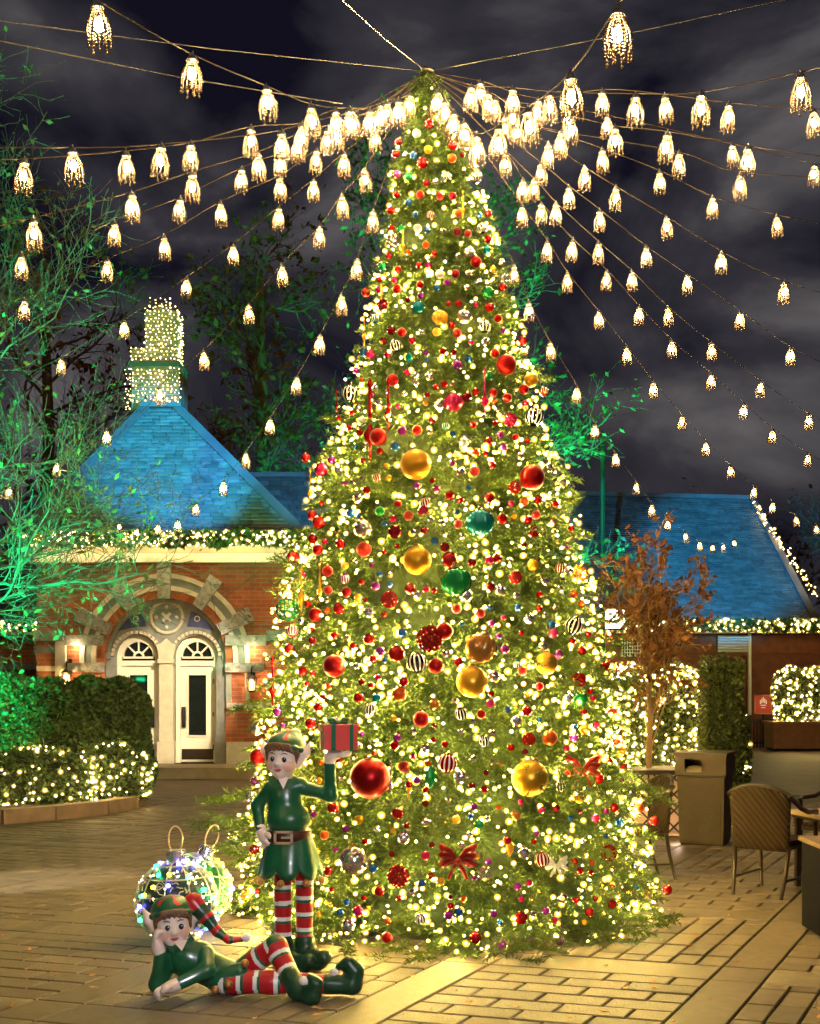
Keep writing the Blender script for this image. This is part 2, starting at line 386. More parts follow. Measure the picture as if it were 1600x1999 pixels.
# ------------------------------------------------------------------ pavilion with the arched double door (facade plane Y = 23)
FY = 23.0; SX = FY/FPX
def fx(x): return (x-800)*SX
def fz(y): return CAMZ - (y-HOR)*SX
def brickmat(name, c1, c2, mortar, bw=.215, bh=.075):
    m = bpy.data.materials.new(name); m.use_nodes = True; nt = m.node_tree; N = nt.nodes; L = nt.links; b = N['Principled BSDF']
    tc = N.new('ShaderNodeTexCoord'); sp = N.new('ShaderNodeSeparateXYZ'); L.new(tc.outputs['Object'], sp.inputs[0])
    ad = N.new('ShaderNodeMath'); ad.operation = 'ADD'; L.new(sp.outputs[0], ad.inputs[0]); L.new(sp.outputs[1], ad.inputs[1])
    cb = N.new('ShaderNodeCombineXYZ'); L.new(ad.outputs[0], cb.inputs[0]); L.new(sp.outputs[2], cb.inputs[1])
    t = N.new('ShaderNodeTexBrick'); t.inputs['Scale'].default_value = 1; t.inputs['Brick Width'].default_value = bw; t.inputs['Row Height'].default_value = bh
    t.inputs['Mortar Size'].default_value = .008; t.inputs['Color1'].default_value = (*c1, 1); t.inputs['Color2'].default_value = (*c2, 1); t.inputs['Mortar'].default_value = (*mortar, 1)
    L.new(cb.outputs[0], t.inputs['Vector'])
    nz = N.new('ShaderNodeTexNoise'); nz.inputs['Scale'].default_value = 3; nz.inputs['Detail'].default_value = 6; L.new(tc.outputs['Object'], nz.inputs['Vector'])
    mr = N.new('ShaderNodeMapRange'); mr.inputs[1].default_value = .3; mr.inputs[2].default_value = .7; mr.inputs[3].default_value = .7; mr.inputs[4].default_value = 1.25; L.new(nz.outputs['Fac'], mr.inputs[0])
    vm = N.new('ShaderNodeVectorMath'); vm.operation = 'SCALE'; L.new(t.outputs['Color'], vm.inputs[0]); L.new(mr.outputs[0], vm.inputs['Scale']); L.new(vm.outputs[0], b.inputs['Base Color'])
    bp = N.new('ShaderNodeBump'); bp.inputs['Strength'].default_value = .6; bp.inputs['Distance'].default_value = .012; bp.invert = True
    L.new(t.outputs['Fac'], bp.inputs['Height']); L.new(bp.outputs[0], b.inputs['Normal']); b.inputs['Roughness'].default_value = .8
    return m
M_brick = brickmat('red_brick', (.42, .115, .045), (.30, .075, .03), (.30, .20, .13))
M_white = mat('white_stone', (.66, .62, .52), .7, noise=.12, nscale=6, bump=.2, bscale=30, wear=((.40, .36, .28), 5, .5))
M_grey = mat('grey_stone', (.20, .23, .22), .7, noise=.2, nscale=8, bump=.3, bscale=30)
M_rough = mat('rough_stone', (.34, .35, .33), .85, noise=.35, nscale=14, bump=1.0, bscale=26, wear=((.13, .13, .12), 12, .85))
M_tymp = mat('tympanum_stone', (.20, .205, .19), .7, noise=.25, nscale=5, bump=.4, bscale=40, wear=((.12, .14, .16), 4, .6))
M_bluest = mat('blue_panel', (.045, .055, .16), .6, noise=.3, nscale=10)
M_cream = mat('cream_paint', (.74, .69, .56), .42, noise=.04, nscale=4, coat=.1)
M_column = mat('column_stone', (.52, .46, .34), .6, noise=.15, nscale=7, bump=.2, bscale=40)
M_glass = mat('dark_glass', (.01, .013, .012), .04, spec=.9, coat=.6)
M_dark = mat('dark_bronze', (.035, .022, .014), .4, .5)
M_slate = mat('roof_slate', (.11, .115, .12), .55, noise=.3, nscale=5, rnd=.3, bump=.35, bscale=24)
M_slatef = mat('roof_slate_field', (.11, .115, .12), .55, noise=.3, nscale=5, rnd=.3, attr='tone', bump=.35, bscale=24)
M_lead = mat('lead_flashing', (.07, .065, .075), .6, noise=.2, nscale=3)
pav = empty('brick_pavilion', (fx(322), FY, 0)); tag(pav, 'brick pavilion with arched double doors, steep blue-lit slate roof and chimney', 'building')
PO = np.array((fx(322), FY, 0.))
def pb(b, name, m, parent=None, smooth=False):            # pavilion part: world coordinates -> local
    b.V = [v - PO for v in b.V]; return b.build(name, m, parent or pav, smooth)
AC = (fx(322), fz(1286)); AR = 118*SX
# wall with the arched opening
x0, x1 = fx(72), fx(640); zb, zt = .2, fz(1062)
pts = [(x0, zb), (AC[0]-AR, zb), (AC[0]-AR, AC[1])] + [(AC[0]-AR*math.cos(PI*i/24), AC[1]+AR*math.sin(PI*i/24)) for i in range(1, 24)] + [(AC[0]+AR, AC[1]), (AC[0]+AR, zb), (x1, zb), (x1, zt), (x0, zt)]
w = MB(); w.prism(pts, FY, FY+.4); w.box(((x0+x1)/2, FY+6, (zb+zt)/2), (x1-x0-.02, 11, zt-zb-.02)); 
wall = pb(w, 'wall', M_brick)
b = MB(); b.box((AC[0], FY+.48, 1.4), (AR*2.1, .02, 3.4)); pb(b, 'entrance_back', M_dark)
# striped arch bands
for nm, r0, r1, m, d in (('arch_band', 166, 157, M_white, .05), ('arch_band', 157, 143, M_grey, .03), ('arch_band', 143, 134, M_white, .05)):
    b = MB(); b.ringseg(AC, r1*SX, r0*SX, 0, PI, FY-d, FY+.02, 28)
    b.box((AC[0]-(r0+r1)/2*SX, FY-d/2+.01, (AC[1]+fz(1300))/2), ((r0-r1)*SX, d+.02, AC[1]-fz(1300)))
    b.box((AC[0]+(r0+r1)/2*SX, FY-d/2+.01, (AC[1]+fz(1300))/2), ((r0-r1)*SX, d+.02, AC[1]-fz(1300)))
    pb(b, nm, m)
vb = []
for k in range(21):                                       # brick voussoirs between the long stones
    a = PI*(k+.5)/21
    if min(abs(a-math.radians(q)) for q in (90, 57, 123, 27, 153)) < .11: continue
    b = MB(); b.ringseg(AC, 118.5*SX, 133*SX, a-.066, a+.066, FY-.012-.006*random.random(), FY+.01, 2); pb(b, 'arch_brick', mat('arch_brick', (.40, .12, .045), .8, rnd=.25, noise=.2, nscale=20, bump=.3))
for q, r0, r1, wd in ((90, 117, 190, 28), (57, 119, 186, 27), (123, 119, 186, 27), (27.5, 121, 190, 28), (152.5, 121, 190, 28)):
    a = math.radians(q); d = np.array((math.cos(a), math.sin(a))); n = np.array((-d[1], d[0])); h = wd/2*SX
    poly = [tuple(np.array(AC) + d*r*SX + n*s*h*(.82 if r == r0 else 1.05)) for r, s in ((r0, -1), (r1, -1), (r1, 1), (r0, 1))]
    b = MB(); b.prism(poly, FY-.13, FY+.01); pb(b, 'voussoir', M_rough)
b = MB(); b.box((AC[0], FY-.1, fz(1092)), (44*SX, .24, 14*SX)); pb(b, 'keystone_cap', M_white)
# stone courses on the wall
def course(xa, xb, ya, yb, d, m, name='stone_course'):
    b = MB(); b.box(((fx(xa)+fx(xb))/2, FY-d/2+.005, (fz(ya)+fz(yb))/2), (fx(xb)-fx(xa), d+.01, fz(ya)-fz(yb))); return pb(b, name, m)
for xa, xb, ya, yb, d, m in ((68, 128, 1231, 1251, .13, M_rough), (130, 204, 1240, 1260, .10, M_rough), (441, 520, 1240, 1260, .10, M_rough), (521, 600, 1231, 1251, .13, M_rough),
                             (130, 204, 1294, 1312, .12, M_rough), (441, 515, 1294, 1312, .12, M_rough), (110, 130, 1252, 1320, .09, M_white),
                             (72, 109, 1262, 1274, .035, M_grey), (72, 109, 1300, 1310, .035, M_white), (72, 109, 1330, 1342, .035, M_white),
                             (443, 600, 1372, 1385, .08, M_rough), (72, 204, 1372, 1385, .08, M_rough), (443, 640, 1448, 1492, .10, M_white), (60, 203, 1448, 1492, .10, M_white),
                             (441, 452, 1313, 1371, .03, M_grey), (478, 488, 1313, 1371, .03, M_grey)):
    course(xa, xb, ya, yb, d, m)
# cornice
b = MB(); b.box(((x0+x1)/2, FY-.06, fz(1091)), (x1-x0+.16, .26, 17*SX)); pb(b, 'cornice', M_white)
b = MB(); b.box(((x0+x1)/2, FY-.02, fz(1073)), (x1-x0+.1, .1, 18*SX)); pb(b, 'fascia', mat('fascia_paint', (.36, .31, .20), .6, noise=.2, nscale=4))
b = MB(); b.box(((x0+x1)/2, FY-.28, fz(1051)), (x1-x0+.5, .5, 16*SX)); pb(b, 'gutter', M_lead)
for q in range(13):                                       # small eave lamps hidden behind the garland
    b = MB(); b.box((x0+.25+(x1-x0-.5)*q/12, FY-.33, fz(1060.5)), (.11, .03, .02)); pb(b, 'eave_lamp', glow('cornice_strip', (1.0, .74, .34), 130))
# tympanum with two door arches
DL, DR, DRAD, DCY = 263.5, 379.5, 41.5, 1281
def arc(cx, r, n=12): return [(fx(cx) + r*SX*math.cos(PI-PI*i/n), fz(DCY) + r*SX*math.sin(PI-PI*i/n)) for i in range(n+1)]
zc = fz(1297)
out = [(AC[0]-AR+.002, zc)] + [(fx(DL)-DRAD*SX, zc)] + arc(DL, DRAD) + [(fx(DL)+DRAD*SX, zc), (fx(DR)-DRAD*SX, zc)] + arc(DR, DRAD) + [(fx(DR)+DRAD*SX, zc), (AC[0]+AR-.002, zc)] + \
      [(AC[0]+(AR-.002)*math.cos(PI*i/24), AC[1]+(AR-.002)*math.sin(PI*i/24)) for i in range(0, 25)]
b = MB(); b.prism(out, FY+.16, FY+.26); tym = pb(b, 'tympanum', M_tymp)
def tp(bb, name, m, smooth=False): bb.V = [v - PO for v in bb.V]; return bb.build(name, m, tym, smooth)
def ringxz(b, cx, cz, r, t, y, n=28, k=8):
    b.tube([(cx+r*math.cos(2*PI*i/n), y, cz+r*math.sin(2*PI*i/n)) for i in range(n)], t, k, closed=True)
b = MB(); b.ringseg(AC, AR-.075, AR-.003, 0, PI, FY+.10, FY+.165, 30); tp(b, 'arch_moulding', M_tymp)
RC = (fx(322), fz(1204))
b = MB(); ringxz(b, RC[0], RC[1], 31*SX, .035, FY+.15); tp(b, 'roundel_ring', M_column, True)
b = MB(); b.lathe([(27*SX, 0), (27*SX, .02), (.001, .02)], 28, (RC[0], FY+.158, RC[1]), R=Matrix.Rotation(PI/2, 3, 'X')); tp(b, 'roundel_disc', M_grey)
b = MB()
for i in range(4):
    a = PI/4 + i*PI/2; b.box((RC[0]+math.cos(a)*7*SX, FY+.125, RC[1]+math.sin(a)*7*SX), (.085, .05, .05), Matrix.Rotation(-a, 3, 'Y'))
b.box((RC[0], FY+.12, RC[1]), (.06, .06, .06), Matrix.Rotation(PI/4, 3, 'Y')); tp(b, 'rosette', M_white)
for i in range(4):
    a = i*PI/2; b = MB(); b.ball((RC[0]+math.cos(a)*20*SX, FY+.13, RC[1]+math.sin(a)*20*SX), .034, 10, 6); tp(b, 'stud', M_white, True)
for s in (-1, 1):
    tri = [(RC[0]+s*40*SX, fz(1222)), (RC[0]+s*48*SX, fz(1192)), (RC[0]+s*62*SX, fz(1197)), (RC[0]+s*86*SX, fz(1216)), (RC[0]+s*98*SX, fz(1232)), (RC[0]+s*66*SX, fz(1224))]
    b = MB(); b.prism(tri, FY+.146, FY+.165); tp(b, 'spandrel_panel', M_bluest)
    b = MB(); ringxz(b, RC[0]+s*60*SX, fz(1207), 5*SX, .008, FY+.143, 16, 6); tp(b, 'spandrel_ring', M_white)
    cx = DL if s < 0 else DR
    b = MB()
    for i in range(17):                                   # carved hood mould round each door arch
        a = PI*(i+.5)/17; b.box((fx(cx)+math.cos(a)*(DRAD+6)*SX, FY+.14, fz(DCY)+math.sin(a)*(DRAD+6)*SX), (.055, .06, .06), Matrix.Rotation(-a, 3, 'Y'))
    tp(b, 'hood_mould', M_column)
b = MB(); b.prism([(fx(308), fz(1285)), (fx(335), fz(1285)), (fx(340), fz(1262)), (fx(322), fz(1246)), (fx(304), fz(1262))], FY+.10, FY+.17); tp(b, 'corbel', M_column)
# centre column and side jambs
b = MB(); b.box((fx(321.5), FY+.22, (fz(1285)+zb)/2), (27*SX, .22, fz(1285)-zb)); b.box((fx(321.5), FY+.2, zb+.2), (33*SX, .28, .4)); b.box((fx(321.5), FY+.2, fz(1290)), (32*SX, .27, .08)); pb(b, 'centre_column', M_column)
for xa, xb in ((205, 222), (421, 439)):
    b = MB(); b.box(((fx(xa)+fx(xb))/2, FY+.2, (zc+zb)/2), (fx(xb)-fx(xa), .3, zc-zb)); b.box(((fx(xa)+fx(xb))/2, FY+.17, zb+.28), (fx(xb)-fx(xa)+.02, .34, .56)); pb(b, 'jamb', M_tymp)
# doors
for cx in (DL, DR):
    d = empty('door', (fx(cx)-PO[0], .32, .2)); d.parent = pav
    def dp(bb, name, m, smooth=False):
        bb.V = [v - PO - np.array((fx(cx)-PO[0], .32, .2)) for v in bb.V]; return bb.build(name, m, d, smooth)
    X = fx(cx); yl = FY+.32
    b = MB(); b.ringseg((X, fz(DCY)), 29*SX, (DRAD+.5)*SX, 0, PI, yl-.04, yl+.06, 18)
    for s in (-1, 1): b.box((X+s*(DRAD-4)*SX, yl+.01, (fz(DCY)+zb)/2), (9*SX, .1, fz(DCY)-zb))
    b.box((X, yl+.012, fz(1294)), (66*SX, .1, 10*SX)); dp(b, 'frame', M_cream)
    b = MB()
    for i in (1, 2, 3):
        a = PI*i/4; b.bar((X+10*SX*math.cos(a), yl, fz(DCY)+10*SX*math.sin(a)), (X+30*SX*math.cos(a), yl, fz(DCY)+30*SX*math.sin(a)), .025, .03)
    b.ringseg((X, fz(DCY)), 7*SX, 11*SX, 0, PI, yl-.02, yl+.02, 10); b.box((X, yl, fz(1283)), (60*SX, .05, 4*SX)); dp(b, 'fan_bars', M_cream)
    b = MB(); b.ringseg((X, fz(DCY)), .001, 29.5*SX, 0, PI, yl+.02, yl+.03, 16); dp(b, 'fanlight_pane', M_glass)
    # leaf: stiles and rails round a tall pane
    L0, L1, zt_, zb_ = X-33*SX, X+33*SX, fz(1299), zb+.015; p0, p1, pt, pbm = X-19*SX, X+19*SX, fz(1316), fz(1438)
    b = MB(); yl2 = yl+.03
    b.box(((L0+p0)/2, yl2, (zt_+zb_)/2), (p0-L0, .05, zt_-zb_)); b.box(((L1+p1)/2, yl2, (zt_+zb_)/2), (L1-p1, .05, zt_-zb_))
    b.box((X, yl2, (zt_+pt)/2), (p1-p0, .05, zt_-pt)); b.box((X, yl2, (pbm+zb_)/2), (p1-p0, .05, pbm-zb_)); dp(b, 'leaf', M_cream)
    b = MB()
    for q in ((p0, pt, p1, pt), (p0, pbm, p1, pbm), (p0, pt, p0, pbm), (p1, pt, p1, pbm)): b.bar((q[0], yl2-.035, q[1]), (q[2], yl2-.035, q[3]), .03, .03)
    dp(b, 'glazing_bead', M_cream)
    b = MB(); b.box((X, yl2+.01, (pt+pbm)/2), (p1-p0, .008, pt-pbm)); dp(b, 'pane', M_glass)
    b = MB(); b.box((X, yl2-.03, fz(1474)), (62*SX, .012, 21*SX)); dp(b, 'kick_plate', M_dark)
    hx = X-27*SX if cx == DR else X+27*SX
    b = MB(); b.tube([(hx, yl2-.07, fz(1382)), (hx, yl2-.08, fz(1390)), (hx, yl2-.08, fz(1412)), (hx, yl2-.07, fz(1420))], .022, 8); b.box((hx, yl2-.035, fz(1401)), (.07, .02, .38)); dp(b, 'handle', M_black)
    for zz in (1330, 1395, 1460):
        b = MB(); b.box((X+(32 if cx == DR else -32)*SX, yl2-.03, fz(zz)), (.025, .03, .09)); dp(b, 'hinge', M_dark)
# landing and step
st = MB(); st.box((fx(322), 22.5, .1), (6.4, 1.0, .2)); st.box((fx(322), 21.99, .185), (6.44, .06, .034))
tag(st.build('entrance_step', mat('step_stone', (.30, .25, .18), .7, noise=.2, nscale=5, bump=.3)), 'long stone step in front of the arched double doors', 'step')
# roof: front hip of overlapping slates
eL, eR = np.array((fx(52)+.05, FY-.35, fz(1046)+.02)), np.array((fx(592)+.0, FY-.35, fz(1046)+.02))
tL, tR = np.array(P(286, 797, 23.95)), np.array(P(345, 797, 23.95))
roof = empty('roof', (0, 0, 0)); roof.parent = pav; roof.location = Vector((eL+eR)/2) - Vector(PO)
RO = (eL+eR)/2
def rp(bb, name, m): bb.V = [v - RO for v in bb.V]; return bb.build(name, m, roof)
bk = np.array((0, 6.5, 0))
b = MB(); b.add([eL, eR, tR, tL], [(0, 1, 2, 3)]); b.add([eR, eR+bk, tR+bk*.9, tR], [(0, 1, 2, 3)]); b.add([eL+bk, eL, tL, tL+bk*.9], [(0, 1, 2, 3)]); b.add([tL, tR, tR+bk*.9, tL+bk*.9], [(0, 1, 2, 3)])
b.V = [v + np.array((0, .05, -.03)) for v in b.V]; rp(b, 'roof_boards', M_lead)
up = (tL+tR-eL-eR)/2; Lr = np.linalg.norm(up); nrm = np.cross(eR-eL, up); nrm /= np.linalg.norm(nrm)
if nrm[1] > 0: nrm = -nrm
NC = 34; slates = []
for c_ in range(NC):
    t0, t1 = c_/NC, min(1.0, (c_+1.35)/NC)
    a0 = eL+(tL-eL)*t0; b0 = eR+(tR-eR)*t0; W = np.linalg.norm(b0-a0); s = 0; e1 = (b0-a0)/W
    s = -random.uniform(0, .25)
    while s < W:
        wd = random.choice((.14, .18, .22, .28, .36)); lo, hi = max(0, s), min(W, s+wd-.011); s += wd
        if hi-lo < .03: continue
        def q(t, u, off):
            aa = eL+(tL-eL)*t; bb_ = eR+(tR-eR)*t; ww = np.linalg.norm(bb_-aa); sh = (W-ww)/2
            return aa + e1*min(max(u-sh, 0), ww) + nrm*off
        th = .014 + .022*random.random()
        Vv = [q(t0, lo, .03+th), q(t0, hi, .03+th), q(t1, hi, .006), q(t1, lo, .006), q(t0, lo, .0), q(t0, hi, .0)]
        slates.append((wd, Vv))
SF = [(0, 1, 2, 3), (4, 5, 1, 0), (0, 3, 4), (1, 5, 2)]
order = sorted(range(len(slates)), key=lambda i: -slates[i][0]); big = set(order[:300])
b = MB(); tones = []
for i, (wd, Vv) in enumerate(slates):
    Vv = np.array(Vv)
    if i in big:
        c = Vv.mean(0); me = bpy.data.meshes.new('slate'); me.from_pydata((Vv-c).tolist(), [], SF); me.materials.append(M_slate)
        o = link('slate', me, roof); o.location = Vector(c-RO)
    else: b.add(Vv-RO, SF); tones += [random.random()]*len(SF)
me = b.mesh('slate_field', M_slatef); vcol(me, 'tone', tones); tag(link('slate_field', me, roof), kind='stuff')
for a_, b_ in ((eL, tL), (eR, tR)):
    m_ = MB(); m_.bar(a_+nrm*.05, b_+nrm*.05, .16, .06, up=tuple(nrm)); rp(m_, 'hip_flashing', M_lead)
m_ = MB(); m_.bar(tL+nrm*.04+np.array((-.1, 0, .03)), tR+nrm*.04+np.array((.1, 0, .03)), .2, .08); rp(m_, 'ridge_cap', M_lead)
# chimney (part of the roof) and its net of lights
CY = 24.15
def cbox(b, xa, xb, ya, yb, y0, y1, m=0):
    A = P(xa, yb, CY); B = P(xb, ya, CY); b.box(((A.x+B.x)/2, (y0+y1)/2, (A.z+B.z)/2), (B.x-A.x, y1-y0, B.z-A.z), m=m)
b = MB(); cbox(b, 257, 350, 716, 800, CY, CY+.9); cbox(b, 253, 351, 706, 716, CY-.05, CY+.95, 1)
b.V = [v - RO for v in b.V]; ch = b.build('chimney', [brickmat('chimney_brick', (.16, .10, .06), (.12, .08, .05), (.2, .17, .13)), M_lead], roof)
b = MB(); cbox(b, 281, 342, 604, 704, CY+.1, CY+.75); A_c = P(311.5, 604, CY)
b.lathe([(30.5*CY/FPX*math.cos(q), 26*CY/FPX*math.sin(q)) for q in np.linspace(0, 1.5, 7)], 20, (A_c.x, CY+.425, A_c.z)); cbox(b, 254, 281, 677, 704, CY+.1, CY+.6)
b.V = [v - RO for v in b.V]; b.build('chimney_stack', bpy.data.materials['chimney_brick'], roof)
pts = []
def net(xa, xb, ya, yb, y, n):
    nx = max(2, int((xb-xa)/8)); ny = max(2, int((yb-ya)/7))
    for i in range(nx+1):
        for j in range(ny+1):
            p = P(xa+(xb-xa)*i/nx + rng.normal()*1.6 + (3 if j % 2 else 0), ya+(yb-ya)*j/ny + rng.normal()*1.6, y); pts.append(p)
net(283, 341, 600, 700, CY+.06, 0); net(292, 331, 583, 598, CY+.1, 0); net(255, 283, 680, 702, CY+.06, 0); net(259, 349, 722, 782, CY-.04, 0); net(245, 258, 722, 800, CY+.25, 0)
for k in range(90): pts.append(Vector((P(343, 0, CY).x + .015, CY+.1+random.random()*.6, P(0, 600+random.random()*110, CY).z)))
tag(bulbs('light_net', pts, .0075, .019, glow('net_bulb', (1.0, .74, .30), 45), halo_shells('net_halo', (1.0, .72, .2), 1.6)), 'net of white fairy lights wrapped around the pavilion chimney', 'fairy lights', kind='stuff')
# wall lanterns
def sconce(x, y, label):
    p = P(x, y, FY-.22); o = empty('wall_lantern', p); tag(o, label, 'wall lantern', 'lanterns beside the arched doors')
    b = MB(); b.lathe([(.02, .16), (.10, .10), (.11, .085), (.085, .08)], 6); b.lathe([(.05, -.16), (.07, -.14), (.075, -.125)], 6)
    for i in range(6): a = i*PI/3; b.bar((.072*math.cos(a), .072*math.sin(a), -.13), (.088*math.cos(a), .088*math.sin(a), .085), .012)
    b.build('cage', M_black, o)
    g = MB(); g.lathe([(.04, -.12), (.055, -.05), (.05, .03), (.02, .07)], 10); g.build('bulb', glow('sconce_bulb', (1.0, .50, .10), 9), o, True)
    k = MB(); k.tube([(0, 0, .16), (0, 0, .27), (0, .12, .31), (0, .22, .27)], .014, 6); k.box((0, .205, .2), (.08, .03, .26)); k.build('bracket', M_black, o)
    point('lantern_light', (0, -.02, -.02), (1.0, .60, .22), 110, .06, o)
sconce(130, 1322, 'black wall lantern glowing amber left of the arched doors')
sconce(491, 1334, 'black wall lantern glowing amber right of the arched doors')
point('reveal_light', P(148, 1262, FY-.12), (1., .72, .36), 8, .04); point('reveal_light', P(490, 1270, FY-.14), (1., .72, .36), 8, .04)
# garland with bulbs along an eave
M_garl = mat('garland_leaf', (.07, .13, .03), .6, attr='tone', rnd=.5, transl=.25)
M_gbulb = glow('garland_bulb', (1.0, .70, .24), 150)
M_ghalo = halo_shells('garland_halo', (1.0, .66, .14), 2.0)
def leafsoup(n, pos, size, seed=0, flat=1.0):
    g = np.random.default_rng(seed); c = pos(n, g); d = g.normal(size=(n, 3)); d /= np.linalg.norm(d, axis=1)[:, None]
    e = g.normal(size=(n, 3)); e -= d*(e*d).sum(1)[:, None]; e /= np.linalg.norm(e, axis=1)[:, None]
    s = size*(.6+.8*g.random(n))[:, None]
    V = np.stack([c-d*s, c+e*s*.42*flat, c+d*s, c-e*s*.42*flat], 1).reshape(-1, 3); T = np.arange(4*n).reshape(-1, 4)
    return V, T, g.random(n)
def garland(a, b_, rad, label, nl, nb, seed, leaf=.09, sag=0.0, br=.016):
    a = np.array(a); b_ = np.array(b_); o = empty('garland', a); tag(o, label, 'garland', 'lit evergreen garlands along the eaves')
    def pos(n, g):
        t = g.random(n)[:, None]; r = g.normal(size=(n, 3)); r /= np.linalg.norm(r, axis=1)[:, None]
        return (b_-a)*t + r*rad*(g.random(n)[:, None]**.6) + np.array((0, 0, 1))*(np.sin(t*37)*.02)
    V, T, tn = leafsoup(nl, pos, leaf, seed); me = trimesh('garland_leaves', V, T, M_garl); vcol(me, 'tone', tn); tag(link('garland_leaves', me, o), kind='stuff')
    g = np.random.default_rng(seed+1); t = g.random(nb)[:, None]; r = g.normal(size=(nb, 3)); r /= np.linalg.norm(r, axis=1)[:, None]
    tag(bulbs('garland_bulbs', (b_-a)*t + r*rad*1.02, br*.55, br*1.9, M_gbulb, M_ghalo, o), kind='stuff')
garland(P(60, 1052, 22.35), P(640, 1050, 22.35), .125, 'lit evergreen garland along the eave above the arched doors', 6000, 820, 5)

# wings of the pavilion
wg = empty('pavilion_wing', (fx(0), 27, 0)); tag(wg, 'low brick wing at the left edge, lit garland under its dark roof', 'building')
def wpart(o, b, name, m): b.V = [v - np.array(o.location) for v in b.V]; return b.build(name, m, o)
zl = P(0, 1232, 27).z; xl0, xl1 = P(-320, 0, 27).x, P(76, 0, 27).x
b = MB(); b.box(((xl0+xl1)/2, 27.4, zl/2), (xl1-xl0, .8, zl)); wpart(wg, b, 'wall', M_brick)
b = MB(); b.add([(xl0, 26.6, zl), (xl1, 26.6, zl), (xl1, 29.5, zl+2.2), (xl0, 29.5, zl+2.2)], [(0, 1, 2, 3)]); b.add([(xl0, 26.6, zl-.1), (xl1, 26.6, zl-.1), (xl1, 26.6, zl), (xl0, 26.6, zl)], [(0, 1, 2, 3)]); wpart(wg, b, 'roof', mat('dark_slate', (.08, .085, .09), .6, noise=.3, nscale=6))
b = MB(); b.box(((xl0+xl1)/2, 26.95, zl-.75), (xl1-xl0, .1, .12)); wpart(wg, b, 'stone_course', M_grey)
garland(P(-120, 1222, 26.4), P(74, 1222, 26.4), .10, 'short lit garland at the left edge under the dark wing roof', 1400, 150, 15)
rw = empty('pavilion_rear_block', (P(560, 0, 27).x, 27, 0)); tag(rw, 'slate roofed rear block right of the pavilion, mostly behind the Christmas tree', 'building')
A, B, C, D = [np.array(P(*q)) for q in ((470, 1090, 25.2), (735, 1090, 25.2), (700, 930, 27.6), (478, 930, 27.6))]
b = MB(); tones = []
for r_ in range(16):
    t0, t1 = r_/16, (r_+1.2)/16; s = 0.
    while s < 1:
        e = min(1, s+random.uniform(.06, .13)); o_ = np.array((0, -.02, .012*random.random()))
        f_ = lambda u, t: (A+(D-A)*t)*(1-u) + (B+(C-B)*t)*u
        b.add([f_(s, t0)+o_*1.6, f_(e-.004, t0)+o_*1.6, f_(e-.004, t1), f_(s, t1), f_(s, t0), f_(e-.004, t0)], SF); tones += [random.random()]*4; s = e
b.V = [v - np.array(rw.location) for v in b.V]; me = b.mesh('slates', M_slatef); vcol(me, 'tone', tones); tag(link('slates', me, rw), kind='stuff')
b = MB(); b.box(((A[0]+B[0])/2, 26.2, A[2]/2), (B[0]-A[0], 1.6, A[2])); wpart(rw, b, 'wall', M_brick)
b = MB(); b.bar(D+np.array((-.05, 0, .03)), C+np.array((.05, 0, .03)), .2, .1); wpart(rw, b, 'ridge_cap', M_lead)

# ------------------------------------------------------------------ long low building on the right (wall plane Y = 35)
RY = 35.0
def rx(x): return (x-800)*RY/FPX
def rz_(y): return CAMZ-(y-HOR)*RY/FPX
lb = empty('timber_building', (rx(1360), RY, 0)); tag(lb, 'long low timber building with big blue-lit slate roof on the right', 'building')
LO = np.array((rx(1360), RY, 0.))
def lp(b, name, m, smooth=False): b.V = [v - LO for v in b.V]; return b.build(name, m, lb, smooth)
M_board = mat('red_board', (.20, .062, .032), .65, noise=.35, nscale=4, rnd=.15, bump=.4, bscale=20)
M_board2 = mat('door_board', (.17, .055, .02), .5, noise=.3, nscale=5)
M_wpaint = mat('white_paint', (.78, .77, .72), .5, noise=.05)
b = MB(); b.box((rx(1370), RY+.3, rz_(1238)/2), (rx(1640)-rx(1090), .5, rz_(1238))); lp(b, 'wall', M_board2)
for i in range(6):                                        # wide horizontal boards
    za = rz_(1238) - i*.54; 
    for xa, xb in ((1090, 1212), (1258, 1398), (1466, 1640)):
        bb = MB(); bb.box(((rx(xa)+rx(xb))/2, RY+.03, za-.265), (rx(xb)-rx(xa), .05, .505), Matrix.Rotation(-.03, 3, 'X')); lp(bb, 'board', M_board)
b = MB(); b.box((rx(1428), RY, rz_(1256)), (rx(1458)-rx(1400), .06, rz_(1240)-rz_(1273))); vent = lp(b, 'vent', mat('vent_dark', (.05, .05, .05)))
for i in range(6):
    bb = MB(); bb.box((rx(1429)-LO[0], -.05, rz_(1243+i*5.5)), (rx(1458)-rx(1400), .07, .045), Matrix.Rotation(.5, 3, 'X')); bb.build('louvre', M_wpaint, vent)
b = MB(); b.box((rx(1461), RY-.08, (rz_(1236)+rz_(1395))/2), (.075, .1, rz_(1236)-rz_(1395))); lp(b, 'downpipe', M_wpaint)
b = MB(); b.box((rx(1430), RY-.02, rz_(1279)), (rx(1456)-rx(1404), .1, .12)); b.box((rx(1449), RY-.02, rz_(1279)/2), (.12, .1, rz_(1279))); b.box((rx(1407), RY-.02, rz_(1279)/2), (.12, .1, rz_(1279))); dr = lp(b, 'door_frame', M_board2)
b = MB(); b.box((rx(1428), RY+.02, rz_(1282)/2), (rx(1445)-rx(1411), .05, rz_(1282))); lp(b, 'door', mat('brown_door', (.12, .04, .018), .45, noise=.2))
b = MB(); b.box((rx(1253), RY-.04, (rz_(1236)+rz_(1290))/2), (.1, .1, rz_(1236)-rz_(1290))); lp(b, 'corner_post', M_wpaint)
b = MB()
for i in range(8): b.box((rx(1214+i*5), RY-.02, rz_(1261)), (.022, .03, .58))
